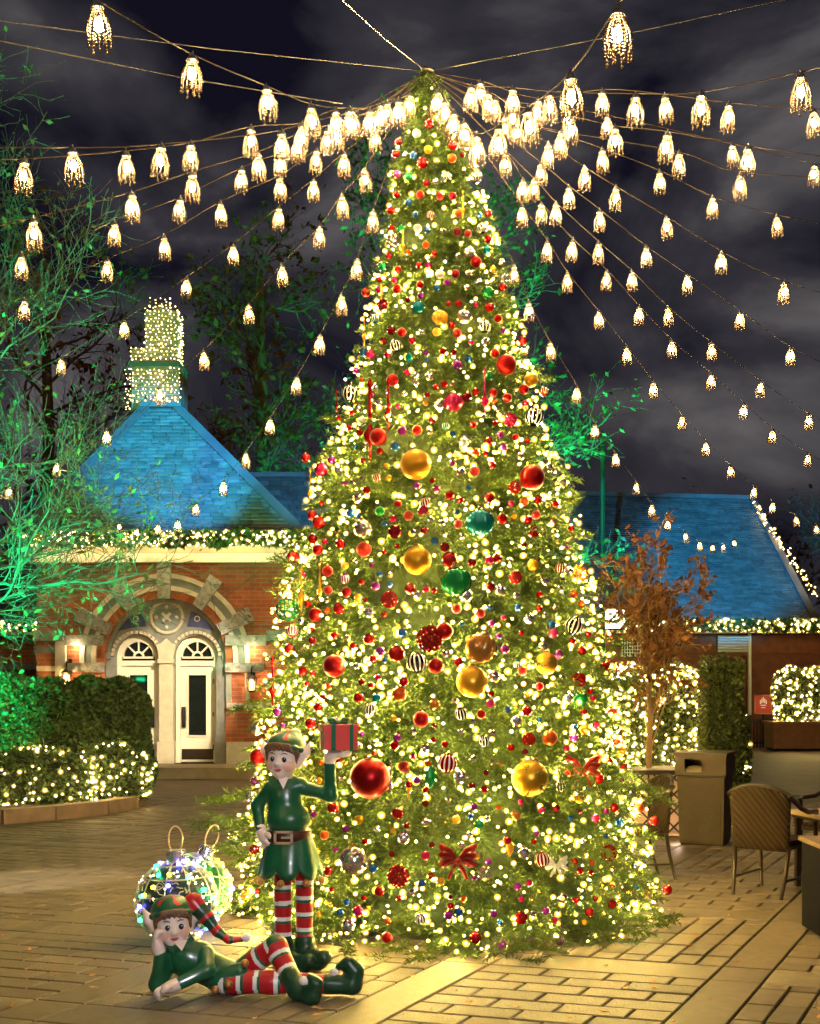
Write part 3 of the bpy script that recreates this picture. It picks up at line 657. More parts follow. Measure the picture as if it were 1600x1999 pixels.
for i in range(7): b.box((rx(1231), RY-.025, rz_(1242+i*6.4)), (.55, .03, .022))
lp(b, 'window_grille', M_wpaint)
b = MB(); b.box((rx(1231), RY+.02, rz_(1261)), (.55, .02, .58)); lp(b, 'window_pane', M_glass)
b = MB(); b.box((rx(1375), RY-.32, rz_(1232)), (rx(1650)-rx(1090), .35, .14)); lp(b, 'fascia', mat('fascia_paint2', (.55, .50, .36), .6))
e0, e1_, r1_, r0_ = [np.array(q) for q in (P(1075, 1212, 34.5), P(1592, 1212, 34.5), P(1466, 972, 38.6), P(1075, 962, 38.6))]
b = MB(); tones = []; NC = 58
for c_ in range(NC):
    t0, t1 = c_/NC, min(1, (c_+1.3)/NC); s = 0.; A0 = e0+(r0_-e0)*t0; B0 = e1_+(r1_-e1_)*t0; W = np.linalg.norm(B0-A0)
    s = -random.random()*.3
    while s < W:
        wd = random.uniform(.18, .42); lo, hi = max(0, s)/W, min(W, s+wd-.012)/W; s += wd
        if hi-lo < .003: continue
        f_ = lambda u, t: (e0+(r0_-e0)*t)*(1-u) + (e1_+(r1_-e1_)*t)*u
        of = np.array((0, -.012-.012*random.random(), .016))
        b.add([f_(lo, t0)+of, f_(hi, t0)+of, f_(hi, t1), f_(lo, t1), f_(lo, t0), f_(hi, t0)], SF); tones += [random.random()]*4
b.V = [v - LO for v in b.V]; me = b.mesh('slates', M_slatef); vcol(me, 'tone', tones); tag(link('slates', me, lb), kind='stuff')
b = MB(); b.bar(r0_, r1_+np.array((.1, 0, 0)), .25, .12); b.bar(e1_, r1_, .22, .1); lp(b, 'ridge_cap', M_lead)
b = MB(); b.add([e1_, (rx(1640), 42, e1_[2]), r1_+np.array((0.6, 3, 0)), r1_], [(0, 1, 2, 3)]); lp(b, 'end_roof', mat('dark_slate2', (.05, .05, .045), .7, noise=.3))
garland(P(1090, 1219, 34.2), P(1600, 1221, 34.2), .16, 'lit evergreen garland along the eave of the timber building', 4200, 520, 25, .12, br=.024)
pts = [np.array(P(1466, 974, 38.4))*(1-t) + np.array(P(1592, 1160, 35.0))*t + rng.normal(size=3)*.05 for t in np.linspace(0, 1, 75)]
tag(bulbs('rake_lights', pts, .011, .035, M_gbulb, M_ghalo), 'line of fairy lights down the right edge of the blue roof', 'fairy lights', kind='stuff')
# lit lantern box at the left end of the timber wall
o = empty('lamp_box', P(1200, 1230, 33.5)); tag(o, 'bright white lamp box on the wall left of the brown-leaved tree', 'lamp')
b = MB(); b.box((0, 0, .29), (.46, .2, .5)); b.build('diffuser', glow('lampbox', (1.0, .82, .55), 7), o)
b = MB(); b.box((0, 0, .57), (.54, .28, .06)); b.box((0, 0, .02), (.5, .24, .05)); b.box((0, .6, .3), (.08, 1.2, .08)); b.build('frame', M_dark, o)
# railing, sign, planter
def part_at(o, b, name, m, smooth=False): b.V = [v - np.array(o.location) for v in b.V]; return b.build(name, m, o, smooth)
o = empty('railing', (*P(1480, 1330, 32.5)[:2], 0)); tag(o, 'dark metal railing with upright bars beside the right planter', 'railing')
xa, xb = P(1440, 0, 32.5).x, P(1520, 0, 32.5).x; zt = P(0, 1405, 32.5).z
for z_ in (zt, .12):
    b = MB(); b.bar((xa, 32.5, z_), (xb, 32.5, z_), .05, .05); part_at(o, b, 'rail', M_black)
for i in range(14):
    b = MB(); X = xa+(xb-xa)*i/13; b.bar((X, 32.5, 0), (X, 32.5, zt), .03, .03); part_at(o, b, 'bar', M_black)
o = empty('notice_board', P(1489, 1375, 32.9)); tag(o, 'small red framed notice with pale emblem behind the right railing', 'sign')
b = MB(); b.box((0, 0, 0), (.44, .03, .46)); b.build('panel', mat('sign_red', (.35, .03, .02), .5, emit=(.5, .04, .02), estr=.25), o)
b = MB()
for q in ((-.22, 0), (.22, 0)): b.box((q[0], -.02, 0), (.03, .03, .49))
for q in (-.235, .235): b.box((0, -.022, q), (.47, .03, .03))
b.build('frame', mat('sign_frame', (.5, .16, .1), .5), o)
b = MB()
for k in range(5): b.box((-.075+.0375*k, -.02, .06+.03*(2-abs(k-2))), (.022, .008, .1+.02*(2-abs(k-2))))
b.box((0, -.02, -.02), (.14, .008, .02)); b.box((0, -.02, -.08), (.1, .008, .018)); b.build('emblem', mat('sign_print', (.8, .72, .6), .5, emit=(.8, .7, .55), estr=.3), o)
b = MB(); b.box((0, .02, -.55), (.05, .03, 1.4)); b.build('post', M_black, o)
# ------------------------------------------------------------------ Christmas tree
TY = 9.2; TS = TY/FPX
_py = [150, 200, 250, 300, 400, 500, 600, 700, 800, 900, 1000, 1100, 1200, 1300, 1400, 1500, 1600, 1700, 1800]
_ph = [8, 28, 58, 84, 104, 124, 146, 174, 203, 240, 264, 290, 322, 340, 357, 376, 392, 402, 406]
_pc = [832, 836, 840, 845, 852, 857, 860, 864, 862, 858, 859, 858, 856, 862, 864, 858, 862, 868, 872]
def t_half(y): return np.interp(y, _py, _ph)*TS
def t_axis(y): return (np.interp(y, _py, _pc)-800)*TS
def t_z(y): return CAMZ-(y-HOR)*TS
def t_y(z): return HOR-(z-CAMZ)/TS
tree = empty('christmas_tree', (t_axis(1780), TY, 0)); tag(tree, 'tall Christmas tree covered in warm lights and coloured baubles', 'christmas tree')
TO = np.array((t_axis(1780), TY, 0.))
M_needle = mat('fir_needle', (.056, .096, .013), .5, attr='tone', rnd=.45, transl=.35, spec=.3)
M_twig = mat('fir_twig', (.06, .05, .02), .8)
b = MB(); b.tube([(0, 0, 0), (-.02, 0, 3), (-.15, 0, 5.9)], [.12, .07, .02], 10); b.build('trunk', mat('fir_trunk', (.08, .055, .03), .9, noise=.3), tree)
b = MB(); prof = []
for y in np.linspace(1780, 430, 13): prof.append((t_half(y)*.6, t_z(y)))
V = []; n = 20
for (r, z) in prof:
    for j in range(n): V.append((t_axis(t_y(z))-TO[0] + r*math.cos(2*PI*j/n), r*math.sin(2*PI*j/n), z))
b.add(V, [(i*n+j, i*n+(j+1) % n, (i+1)*n+(j+1) % n, (i+1)*n+j) for i in range(len(prof)-1) for j in range(n)]); b.build('inner_core', mat('tree_core', (.035, .06, .015), .9, noise=.5, nscale=9, bump=1, bscale=30), tree)  # dark cone added inside the boughs, stops sight and light passing through
def spray(seed):
    g = np.random.default_rng(seed); tris = []
    def twig(p, d, L, nn):
        u = np.cross(d, (0, 0, 1)); u /= np.linalg.norm(u)+1e-9; w = np.cross(u, d)
        for i in range(nn):
            t = (i+.5)/nn; c = p + d*L*t; a = g.random()*2*PI; side = u*math.cos(a)+w*math.sin(a)*.8
            nd = d*(.75+.3*g.random()) + side; nd /= np.linalg.norm(nd); ln = .062*(1-.35*t)*(.7+.6*g.random())
            s = np.cross(nd, g.normal(size=3)); s /= np.linalg.norm(s); tris.append((c+s*.0044, c-s*.0044, c+nd*ln))
        s = w*.004; tris.append((p+s, p-s, p+d*L))
    d0 = np.array((0, 1., 0)); twig(np.zeros(3), d0, .25, 44)
    for s in (-1, 1):
        for t in (.06, .12):
            d = np.array((s*(.55+.2*g.random()), .8, .25*g.normal())); d /= np.linalg.norm(d); twig(d0*t, d, .13, 17)
    return np.array(tris)
SPR = [spray(i) for i in range(7)]
g = np.random.default_rng(3); AT, tone = [], []
NBO = 560
for i in range(NBO):                                      # boughs, each a fan of needle sprays
    q = (i+g.random())/NBO; y = 1800-(1800-170)*(1-math.sqrt(1-q*.99)) if i % 7 else 172+g.random()*420; th = i*2.39996+g.normal()*.25
    R = float(t_half(y))*(1+.10*g.normal()*min(1, .5+y/1800)); rad = np.array((math.cos(th), math.sin(th), 0)); tan = np.array((-rad[1], rad[0], 0)); ax = np.array((t_axis(y)-TO[0], 0, max(t_z(y), .07)))
    n = 11 if R > .5 else 8; L0 = .55+.5*min(1, R/.9); tb_ = g.normal()*.22; tn = .2+.6*g.random()
    for j in range(n):
        t = (j+.6)/n; s = (-1)**j*(.25+.75*g.random())*(1.05-.45*t); L = L0*(.85+.3*g.random()); ln = .25*L
        rr_ = max(.0, R*(.50+.50*t)-ln*.75)
        base = ax + rad*rr_ + tan*s*.16*min(1, R/.6) + np.array((0, 0, .07*t-.17*t*t+.04*g.normal()))
        tilt = -.25+.3*g.normal()-.25*t if y < 1720 else .12*abs(g.normal())
        d = rad*(.7+.5*t) + tan*(s*.75+tb_) + np.array((0, 0, tilt)); d /= np.linalg.norm(d)
        ref = np.array((0, 0, 1.)) + .35*g.normal(size=3); u = np.cross(d, ref); u /= np.linalg.norm(u); w = np.cross(u, d); M = np.stack([u, d, w], 0)
        sp_ = SPR[int(g.integers(0, 7))]; tt = (sp_.reshape(-1, 3)*L) @ M + base; tt[:, 2] = np.maximum(tt[:, 2], .012); AT.append(tt); tone.append(np.full(len(sp_), np.clip(tn+.15*g.normal(), 0, 1)))
AT = np.concatenate(AT); tone = np.concatenate(tone) + g.normal(size=len(AT)//3)*.12
me = trimesh('foliage', AT, np.arange(len(AT)).reshape(-1, 3), M_needle); vcol(me, 'tone', np.clip(tone, 0, 1)); tag(link('foliage', me, tree), kind='stuff')
del AT
# fairy lights wound through the boughs
M_tbulb = glow('tree_bulb', (1.0, .68, .17), 8600); M_thalo = halo_shells('tree_halo', (1.0, .57, .06), 3.0)
NBU = 3400; g = np.random.default_rng(8)
yb = 1785 - (1785-175)*(1-np.sqrt(1-g.random(NBU)*.99)); tb = g.random(NBU)*2*PI; rr = np.where(g.random(NBU) < .3, .72+.2*g.random(NBU), .90+.12*g.random(NBU)); yb[:260] = 170+g.random(260)*420
cl = g.integers(300, 960, NBU); pk = g.random(NBU) < .6                        # strings bunch up on the boughs
yb = np.where(pk, np.clip(yb[cl]+g.normal(size=NBU)*17, 172, 1790), yb); tb = np.where(pk, tb[cl]+g.normal(size=NBU)*.065*420/np.interp(yb, _py, _ph).clip(60), tb)
pts = np.stack([t_axis(yb)+np.cos(tb)*t_half(yb)*rr, TY+np.sin(tb)*t_half(yb)*rr, np.maximum(t_z(yb), .05)], 1)
tag(bulbs('tree_fairy_lights', pts, .0025, .0165, M_tbulb, M_thalo), 'hundreds of warm white fairy lights wound through the Christmas tree', 'fairy lights', kind='stuff')

# ------------------------------------------------------------------ ornaments
OC = {'red': (.33, .003, .003), 'dark red': (.20, .004, .01), 'gold': (.74, .37, .022), 'silver': (.62, .60, .68), 'pearl': (.82, .76, .68), 'green': (.01, .26, .06),
      'teal': (.0, .20, .24), 'blue': (.015, .10, .36), 'purple': (.24, .02, .26), 'pink': (.62, .05, .22), 'orange': (.55, .09, .01), 'amber': (.42, .18, .03), 'magenta': (.5, .01, .10)}
def omat(col, fin):
    c = OC[col]
    if fin == 'matte': return mat('orn_%s_matte' % col, tuple(q*.82 for q in c), .36, .8, noise=.06)
    if fin == 'glitter': return mat('orn_%s_glitter' % col, c, .32, .6, noise=.5, nscale=160, bump=1.0, bscale=200)
    if col in ('silver', 'pearl'): return mat('orn_%s_gloss' % col, c, .16, .92)
    return mat('orn_%s_gloss' % col, c, .13, .55, coat=.4)
M_cap = mat('ornament_cap', (.78, .55, .18), .25, .9)
_om = {}
def ball_mesh(col, fin):
    k = (col, fin)
    if k in _om: return _om[k]
    b = MB()
    if fin == 'striped':
        b.ball((0, 0, 0), 1, 36, 16, mfun=lambda i, j: 1 if (j % 3 == 0 and 2 < i < 13) else 0)
        me = b.mesh('ball', [mat('orn_mirror', (.20, .20, .22), .08, 1.0) if col == 'silver' else omat(col, 'gloss'), mat('orn_stripe', (.85, .82, .75), .2, .5)], True)
    elif fin == 'ribbed':
        b.ball((0, 0, 0), 1, 48, 16, ribs=lambda a: 1+.07*math.cos(16*a)); me = b.mesh('ball', omat(col, 'gloss'), True)
    elif fin == 'berry':
        gg = np.random.default_rng(5)
        for i in range(70):
            z = 1-2*(i+.5)/70; r = math.sqrt(1-z*z); a = i*2.39996; b.ball((r*math.cos(a)*.85, r*math.sin(a)*.85, z*.85), .2, 8, 6)
        me = b.mesh('ball', omat(col, 'gloss'), True)
    elif fin == 'filigree':
        for i in range(7):
            a = PI*i/7; b.tube([(math.cos(a)*math.sin(t), math.sin(a)*math.sin(t), math.cos(t)) for t in np.linspace(0, 2*PI, 25)[:-1]], .045, 5, closed=True)
        for q in (-.7, -.35, 0, .35, .7):
            r = math.sqrt(1-q*q); b.tube([(r*math.cos(t), r*math.sin(t), q) for t in np.linspace(0, 2*PI, 25)[:-1]], .045, 5, closed=True)
        me = b.mesh('ball', omat(col, 'gloss'), True)
    else: b.ball((0, 0, 0), 1, 20, 12); me = b.mesh('ball', omat(col, fin), True)
    _om[k] = me; return me
b = MB(); b.lathe([(.21, .93), (.22, 1.1), (.12, 1.14), (.001, 1.15)], 10); b.tube([(.09*math.cos(t), 0, 1.22+.09*math.sin(t)) for t in np.linspace(0, 2*PI, 13)[:-1]], .018, 5, closed=True)
CAPM = b.mesh('cap', M_cap, True)
BOW = None
def bow_mesh(col):
    b = MB()
    for s in (-1, 1):
        for t in (-.45, .1, .6):
            b.tube([(0, 0, 0), (s*.45, -.25, .3+t*.5), (s*.95, -.1, .25+t), (s*.8, .15, t*.6), (0, .05, -.02)], [.06, .16, .2, .16, .06], 8)
        b.tube([(0, -.1, 0), (s*.3, -.2, -.5), (s*.55, -.1, -1.05)], [.07, .15, .1], 6)
    b.ball((0, -.2, 0), .2, 10, 6); return b.mesh('bow', omat(col, 'glitter'), True)
def finial_mesh(col):
    b = MB(); b.lathe([(.002, -1), (.05, -.75), (.035, -.62), (.17, -.42), (.2, -.33), (.09, -.2), (.05, -.1), (.055, .4), (.045, .75), (.10, .82), (.03, .92), (.002, 1)], 14); return b.mesh('finial', omat(col, 'gloss'), True)
def gem_mesh(col):
    b = MB(); b.lathe([(.002, -1), (.2, -.7), (.5, -.2), (.52, .1), (.35, .55), (.12, .85), (.1, 1)], 14, ribs=lambda a: 1+.06*math.cos(7*a)); return b.mesh('drop', omat(col, 'gloss'), True)
ORN = [  # x, y, radius in the photograph, colour, finish
 (811,907,30,'gold','matte'),(814,1094,28,'gold','matte'),(921,1331,31,'gold','matte'),(1034,1519,36,'gold','matte'),(1066,1295,22,'gold','matte'),(1036,742,14,'gold','matte'),
 (722,1519,40,'red','matte'),(1038,932,25,'red','matte'),(652,1300,22,'red','matte'),(690,1680,30,'pearl','gloss'),(938,1265,30,'amber','ribbed'),(890,1135,29,'green','ribbed'),(936,1020,27,'teal','ribbed'),
 (838,1247,26,'red','berry'),(867,1232,17,'red','matte'),(850,1300,15,'red','matte'),(774,1276,16,'red','gloss'),(813,1294,20,'silver','striped'),(709,1032,19,'pearl','gloss'),(771,1038,14,'dark red','gloss'),
 (710,1072,15,'red','glitter'),(760,1170,17,'red','berry'),(877,1093,16,'red','gloss'),(873,1490,19,'red','striped'),(777,1710,22,'red','berry'),(1058,1678,15,'red','striped'),(1188,1665,16,'red','berry'),
 (1130,1122,17,'gold','filigree'),(1120,1222,18,'silver','striped'),(822,1404,16,'red','matte'),(898,1516,13,'silver','gloss'),(788,1635,13,'silver','gloss'),(680,1806,14,'silver','gloss'),(1022,1665,12,'silver','gloss'),
 (1098,1690,13,'silver','gloss'),(1032,1443,13,'red','berry'),(1028,1388,10,'red','gloss'),(1130,1327,14,'red','berry'),(1132,1365,14,'green','ribbed'),(1108,1363,11,'silver','gloss'),(1076,1219,9,'blue','gloss'),
 (1080,1236,10,'pink','gloss'),(824,318,11,'red','gloss'),(775,340,8,'pink','gloss'),(797,345,8,'green','gloss'),(835,292,8,'gold','matte'),(820,380,8,'red','glitter'),(870,345,10,'silver','striped'),(930,345,12,'silver','striped'),
 (763,412,8,'red','matte'),(767,470,13,'silver','filigree'),(783,446,8,'green','gloss'),(840,420,8,'red','striped'),(831,478,7,'orange','matte'),(916,494,12,'pearl','gloss'),(929,512,11,'red','matte'),(953,467,8,'red','gloss'),
 (950,487,8,'teal','gloss'),(940,447,10,'silver','striped'),(746,521,9,'green','gloss'),(776,527,7,'red','matte'),(714,571,9,'red','matte'),(775,564,9,'red','matte'),(746,595,11,'dark red','berry'),(816,600,13,'teal','gloss'),
 (873,552,7,'purple','gloss'),(852,562,6,'blue','gloss'),(953,570,12,'green','gloss'),(983,546,12,'silver','filigree'),(981,561,8,'red','gloss'),(955,600,9,'red','gloss'),(859,620,15,'gold','ribbed'),(906,618,15,'pearl','gloss'),
 (732,623,9,'teal','striped'),(763,645,9,'dark red','gloss'),(784,649,9,'red','matte'),(892,651,9,'red','glitter'),(972,622,8,'red','matte'),(945,637,13,'silver','striped'),(772,675,12,'silver','striped'),(1020,666,9,'red','gloss'),
 (710,688,8,'blue','gloss'),(723,692,9,'magenta','gloss'),(797,697,8,'teal','gloss'),(893,712,10,'purple','gloss'),(966,690,9,'red','matte'),(988,712,20,'red','matte'),(955,735,9,'green','gloss'),(766,742,12,'red','matte'),
 (683,768,16,'silver','striped'),(838,735,9,'pearl','gloss'),(1022,760,10,'red','matte'),(1062,765,9,'red','striped'),(990,777,9,'red','matte'),(910,775,10,'dark red','gloss'),(885,785,18,'magenta','ribbed'),(859,790,12,'pearl','gloss'),
 (1042,815,18,'silver','striped'),(996,820,13,'magenta','berry'),(870,832,8,'teal','striped'),(785,841,9,'purple','gloss'),(814,840,10,'red','matte'),(738,853,17,'red','matte'),(771,872,9,'blue','gloss'),(806,890,12,'dark red','gloss'),
 (908,863,12,'silver','filigree'),(953,862,9,'red','gloss'),(982,873,8,'purple','gloss'),(893,889,8,'gold','filigree'),(597,894,9,'red','gloss'),(627,917,14,'magenta','gloss'),(647,898,8,'purple','gloss'),(660,918,8,'silver','gloss'),
 (735,932,9,'dark red','striped'),(926,920,10,'red','glitter'),(898,921,10,'silver','gloss'),(1069,914,10,'silver','gloss'),(1096,943,10,'pearl','gloss'),(1004,952,13,'red','berry'),(955,972,10,'red','gloss'),(878,967,9,'red','gloss'),
 (700,972,11,'pearl','gloss'),(830,981,11,'red','striped'),(826,998,11,'magenta','berry'),(683,1002,9,'blue','gloss'),(609,1006,10,'red','matte'),(622,1020,13,'red','gloss'),(776,984,8,'red','matte'),(797,1006,10,'red','glitter'),
 (1050,975,9,'red','gloss'),(1083,985,8,'red','gloss'),(980,1013,10,'red','gloss'),(1046,1005,9,'red','glitter'),(1042,1037,12,'red','gloss'),(1058,1042,9,'pearl','gloss'),(1030,1015,8,'red','gloss'),(932,1034,9,'silver','gloss'),
 (848,1056,8,'blue','gloss'),(868,1068,9,'dark red','berry'),(664,1062,10,'red','gloss'),(610,1052,9,'red','gloss'),(620,1073,11,'red','matte'),(572,1090,14,'red','gloss'),(639,1115,11,'red','glitter'),(673,1130,10,'purple','striped'),
 (733,1144,9,'purple','gloss'),(800,1149,11,'red','gloss'),(956,1094,9,'magenta','gloss'),(970,1090,9,'red','gloss'),(1040,1103,12,'gold','gloss'),(1095,1108,11,'red','striped'),(1110,1115,9,'silver','gloss'),(1006,1127,13,'red','berry'),
 (957,1145,9,'dark red','gloss'),(976,1153,11,'silver','gloss'),(909,1162,13,'silver','gloss'),(1063,1136,9,'silver','gloss'),(815,1160,8,'silver','gloss'),(891,1188,10,'red','glitter'),(937,1197,10,'red','glitter'),(1011,1186,8,'blue','gloss'),
 (1031,1208,11,'silver','gloss'),(720,1196,11,'silver','gloss'),(661,1188,11,'red','gloss'),(615,1200,14,'red','matte'),(676,1156,10,'red','matte'),(640,1152,9,'red','glitter'),(720,1247,11,'red','gloss'),(742,1271,9,'purple','gloss'),
 (560,1190,22,'green','filigree'),(570,1232,12,'pink','striped'),(565,1266,10,'red','gloss'),(785,1235,9,'blue','gloss'),(870,1275,8,'silver','gloss'),(895,1292,9,'red','gloss'),(985,1267,9,'purple','gloss'),(1060,1262,9,'silver','gloss'),
 (964,1320,11,'silver','gloss'),(1010,1297,8,'teal','striped'),(1019,1310,9,'red','glitter'),(1136,1270,9,'red','gloss'),(1190,1243,10,'red','matte'),(1090,1277,9,'purple','gloss'),(735,1362,9,'teal','gloss'),(722,1385,12,'silver','striped'),
 (780,1355,15,'orange','gloss'),(787,1330,10,'red','gloss'),(900,1393,13,'silver','striped'),(939,1394,9,'red','matte'),(957,1373,9,'pink','gloss'),(848,1375,10,'amber','gloss'),(1007,1407,11,'silver','gloss'),(1053,1340,8,'red','matte'),
 (1073,1440,15,'orange','matte'),(1120,1440,9,'purple','gloss'),(775,1440,8,'purple','gloss'),(770,1455,9,'red','gloss'),(945,1447,12,'silver','striped'),(830,1460,9,'silver','gloss'),(788,1497,12,'red','glitter'),(700,1362,10,'red','gloss'),
 (606,1412,11,'red','gloss'),(541,1390,9,'purple','gloss'),(502,1422,13,'pearl','gloss'),(503,1477,16,'red','matte'),(573,1436,9,'pink','gloss'),(490,1555,11,'silver','gloss'),(497,1524,8,'purple','gloss'),(650,1577,11,'red','berry'),
 (776,1588,12,'red','gloss'),(935,1608,9,'green','gloss'),(1007,1592,10,'amber','gloss'),(832,1605,9,'pearl','gloss'),(1094,1534,12,'silver','striped'),(1169,1520,10,'red','gloss'),(1199,1576,9,'red','gloss'),(1276,1602,10,'red','gloss'),
 (1247,1577,10,'orange','matte'),(1209,1605,9,'blue','gloss'),(1162,1597,9,'magenta','gloss'),(1232,1552,11,'silver','gloss'),(830,1670,9,'magenta','gloss'),(947,1705,13,'silver','filigree'),(1010,1730,8,'purple','gloss'),(740,1740,10,'red','gloss'),
 (728,1695,9,'blue','gloss'),(699,1778,11,'magenta','gloss'),(875,1787,9,'purple','gloss'),(895,1780,9,'blue','gloss'),(963,1783,8,'purple','gloss'),(1017,1792,13,'red','gloss'),(928,1830,12,'red','gloss'),(980,1845,9,'purple','gloss'),
 (1092,1836,9,'purple','gloss'),(1065,1778,8,'purple','gloss'),(1195,1765,9,'red','gloss'),(1266,1742,9,'red','matte'),(1302,1737,10,'red','gloss'),(1098,1753,10,'silver','gloss'),(755,1830,11,'red','matte'),(820,1793,12,'silver','striped'),
 (480,1750,12,'gold','gloss'),(497,1658,10,'dark red','berry'),(455,1637,13,'silver','filigree'),(604,1748,9,'red','gloss'),(633,1630,9,'orange','matte'),(560,1520,10,'red','matte'),(1165,1480,9,'gold','gloss'),(1140,1425,9,'gold','filigree'),
 (1195,1390,9,'red','glitter'),(1205,1330,8,'blue','gloss'),(1180,1300,9,'red','gloss'),(1120,1160,8,'orange','gloss'),(545,1620,9,'gold','gloss'),(700,1600,9,'gold','filigree'),(890,1600,9,'gold','gloss'),(990,1640,8,'red','gloss'),
 (1130,1560,9,'gold','gloss'),(1240,1690,9,'silver','gloss'),(1150,1780,9,'red','gloss'),(860,1720,9,'gold','gloss'),(640,1700,9,'red','gloss'),(660,1480,9,'red','gloss'),(620,1380,9,'red','gloss'),(590,1310,9,'red','gloss')]
BIG = [(811,907,'upper large gold ball'),(814,1094,'gold ball above the green ribbed one'),(921,1331,'gold ball at mid height'),(1034,1519,'largest gold ball'),(1066,1295,'smaller gold ball on the right'),(722,1519,'large red ball by the gift'),
       (1038,932,'big red ball on the upper right'),(890,1135,'green ribbed ball'),(936,1020,'teal ribbed ball'),(938,1265,'amber ribbed ball'),(690,1680,'large pearl ball'),(777,1710,'red berry ball near the base'),(1188,1665,'red berry ball on the lower right'),
       (560,1190,'green filigree ball'),(824,318,'topmost red ball'),(988,712,'big red ball on the upper flank'),(885,785,'magenta ribbed ball'),(1130,1122,'gold filigree ball'),(816,600,'teal ball near the top'),(652,1300,'red ball left of centre'),(1042,815,'striped ball on the right flank'),
       (622,1020,'pair of red balls on the left flank'),(928,1830,'lowest red ball'),(503,1477,'red ball beside the elf hat'),(1136,1504,'red bow on the right'),(893,1680,'red bow low in the middle'),(1302,1737,'rightmost red ball')]
_g = np.random.default_rng(99); _n = 0
while len(ORN) < 297 and _n < 4000:                       # further small baubles, denser towards the top
    _n += 1; _y = 230 + 900*_g.random()**1.3; _x = np.interp(_y, _py, _pc) + (2*_g.random()-1)*np.interp(_y, _py, _ph)*.95; _r = 6.5+3*_g.random()
    if all((q[0]-_x)**2+(q[1]-_y)**2 > (q[2]+_r+5)**2 for q in ORN): ORN.append((round(_x), round(_y), _r, ['red', 'red', 'red', 'gold', 'silver', 'dark red', 'pearl', 'orange', 'green'][int(_g.integers(0, 9))], ['gloss', 'matte', 'glitter'][int(_g.integers(0, 3))]))
_used = set()
def orn_label(x, y, r, col, what):
    size = 'tiny' if r < 9 else 'small' if r < 12.5 else 'medium' if r < 20 else 'large'
    for k in range(8):
        c = sorted([q for q in BIG if (q[0]-x)**2+(q[1]-y)**2 > 16], key=lambda q: (q[0]-x)**2+(q[1]-y)**2)[k]
        dx, dy = x-c[0], y-c[1]; a = abs(dx) > 2.2*abs(dy); v = abs(dy) > 2.2*abs(dx)
        dist = math.hypot(dx, dy); far = 'just ' if dist < 70 else '' if dist < 140 else 'well '
        pos = ('right of' if dx > 0 else 'left of') if a else ('below' if dy > 0 else 'above') if v else ('below right of' if dx > 0 else 'below left of') if dy > 0 else ('above right of' if dx > 0 else 'above left of')
        s = '%s %s %s %s%s the %s' % (size, col, what, far, pos, c[2])
        if len(s.split()) > 16: s = '%s %s %s %s%s the %s' % (size, col, what, '', pos, c[2])
        if s not in _used and len(s.split()) <= 16: _used.add(s); return s
    return s
def t_surf(x, y, push):
    R = t_half(y); X = (x-800)*TS; dx = X - t_axis(y); lim = R*1.0
    dxc = max(-lim, min(lim, dx)); dep = math.sqrt(max(0, R*R-dxc*dxc))
    Y = TY - dep*1.0 - push; k = Y/TY
    return Vector(((x-800)/FPX*Y, Y, max(.06, CAMZ-(y-HOR)/FPX*Y)))
FIN_WORD = {'matte': 'satin ball', 'gloss': 'shiny ball', 'glitter': 'glittered ball', 'striped': 'striped ball', 'ribbed': 'ribbed ball', 'berry': 'berry-textured ball', 'filigree': 'openwork ball'}
LARGE_LABEL = {(q[0], q[1]): q[2] for q in BIG}
for (x, y, r, col, fin) in ORN:
    p = t_surf(x, y, .06); rad = r*p.y/FPX
    if rad > .045: p = t_surf(x, y, .08); rad = r*p.y/FPX
    me = ball_mesh(col, fin); o = link('bauble', me); o.location = p; o.scale = (rad,)*3
    o.rotation_euler = (random.uniform(-.3, .3), random.uniform(-.3, .3), random.uniform(0, 6))
    lab = LARGE_LABEL.get((x, y)); 
    lab = (lab + ' hanging on the Christmas tree') if lab else orn_label(x, y, r, col, FIN_WORD[fin])
    tag(o, lab, 'bauble', 'baubles on the Christmas tree')
    if r >= 9: link('cap', CAPM, o)
_g = np.random.default_rng(123); _n = 0; tinyb = []
while len(tinyb) < 300 and _n < 9000:                     # the smallest baubles between the others, past what can be counted
    _n += 1; _y = 260+1540*_g.random()**.75; _x = np.interp(_y, _py, _pc) + (2*_g.random()-1)*np.interp(_y, _py, _ph)*.97; _r = 5+2.6*_g.random()
    if all((q[0]-_x)**2+(q[1]-_y)**2 > (q[2]+_r+3)**2 for q in ORN+tinyb): tinyb.append((_x, _y, _r))
tb2 = MB(); tcol = ['red', 'red', 'red', 'silver', 'gold', 'purple', 'dark red', 'pearl', 'magenta', 'blue', 'orange']
for (x, y, r) in tinyb: p = t_surf(x, y, .055); tb2.ball(p, r*p.y/FPX, 12, 8, m=int(_g.integers(0, len(tcol))))
tag(tb2.build('small_baubles', [omat(c, 'gloss') for c in tcol], None, True), 'scattered smallest baubles filling the gaps all over the Christmas tree', 'baubles', kind='stuff')
for (x, y, r, col) in ((893, 1680, 34, 'red'), (1136, 1504, 32, 'red'), (1085, 1690, 20, 'silver'), (720, 1519, 0, 'red')):
    if not r: continue
    p = t_surf(x, y, .06); s = r*p.y/FPX
    o = link('bow', bow_mesh(col)); o.location = p; o.scale = (s, s, s)
    tag(o, '%s glittered ribbon bow on the tree %s' % (col, {893: 'low in the middle', 1136: 'right of the largest gold ball', 1085: 'left of the lower right berry ball'}[x]), 'bow', 'ribbon bows on the tree')
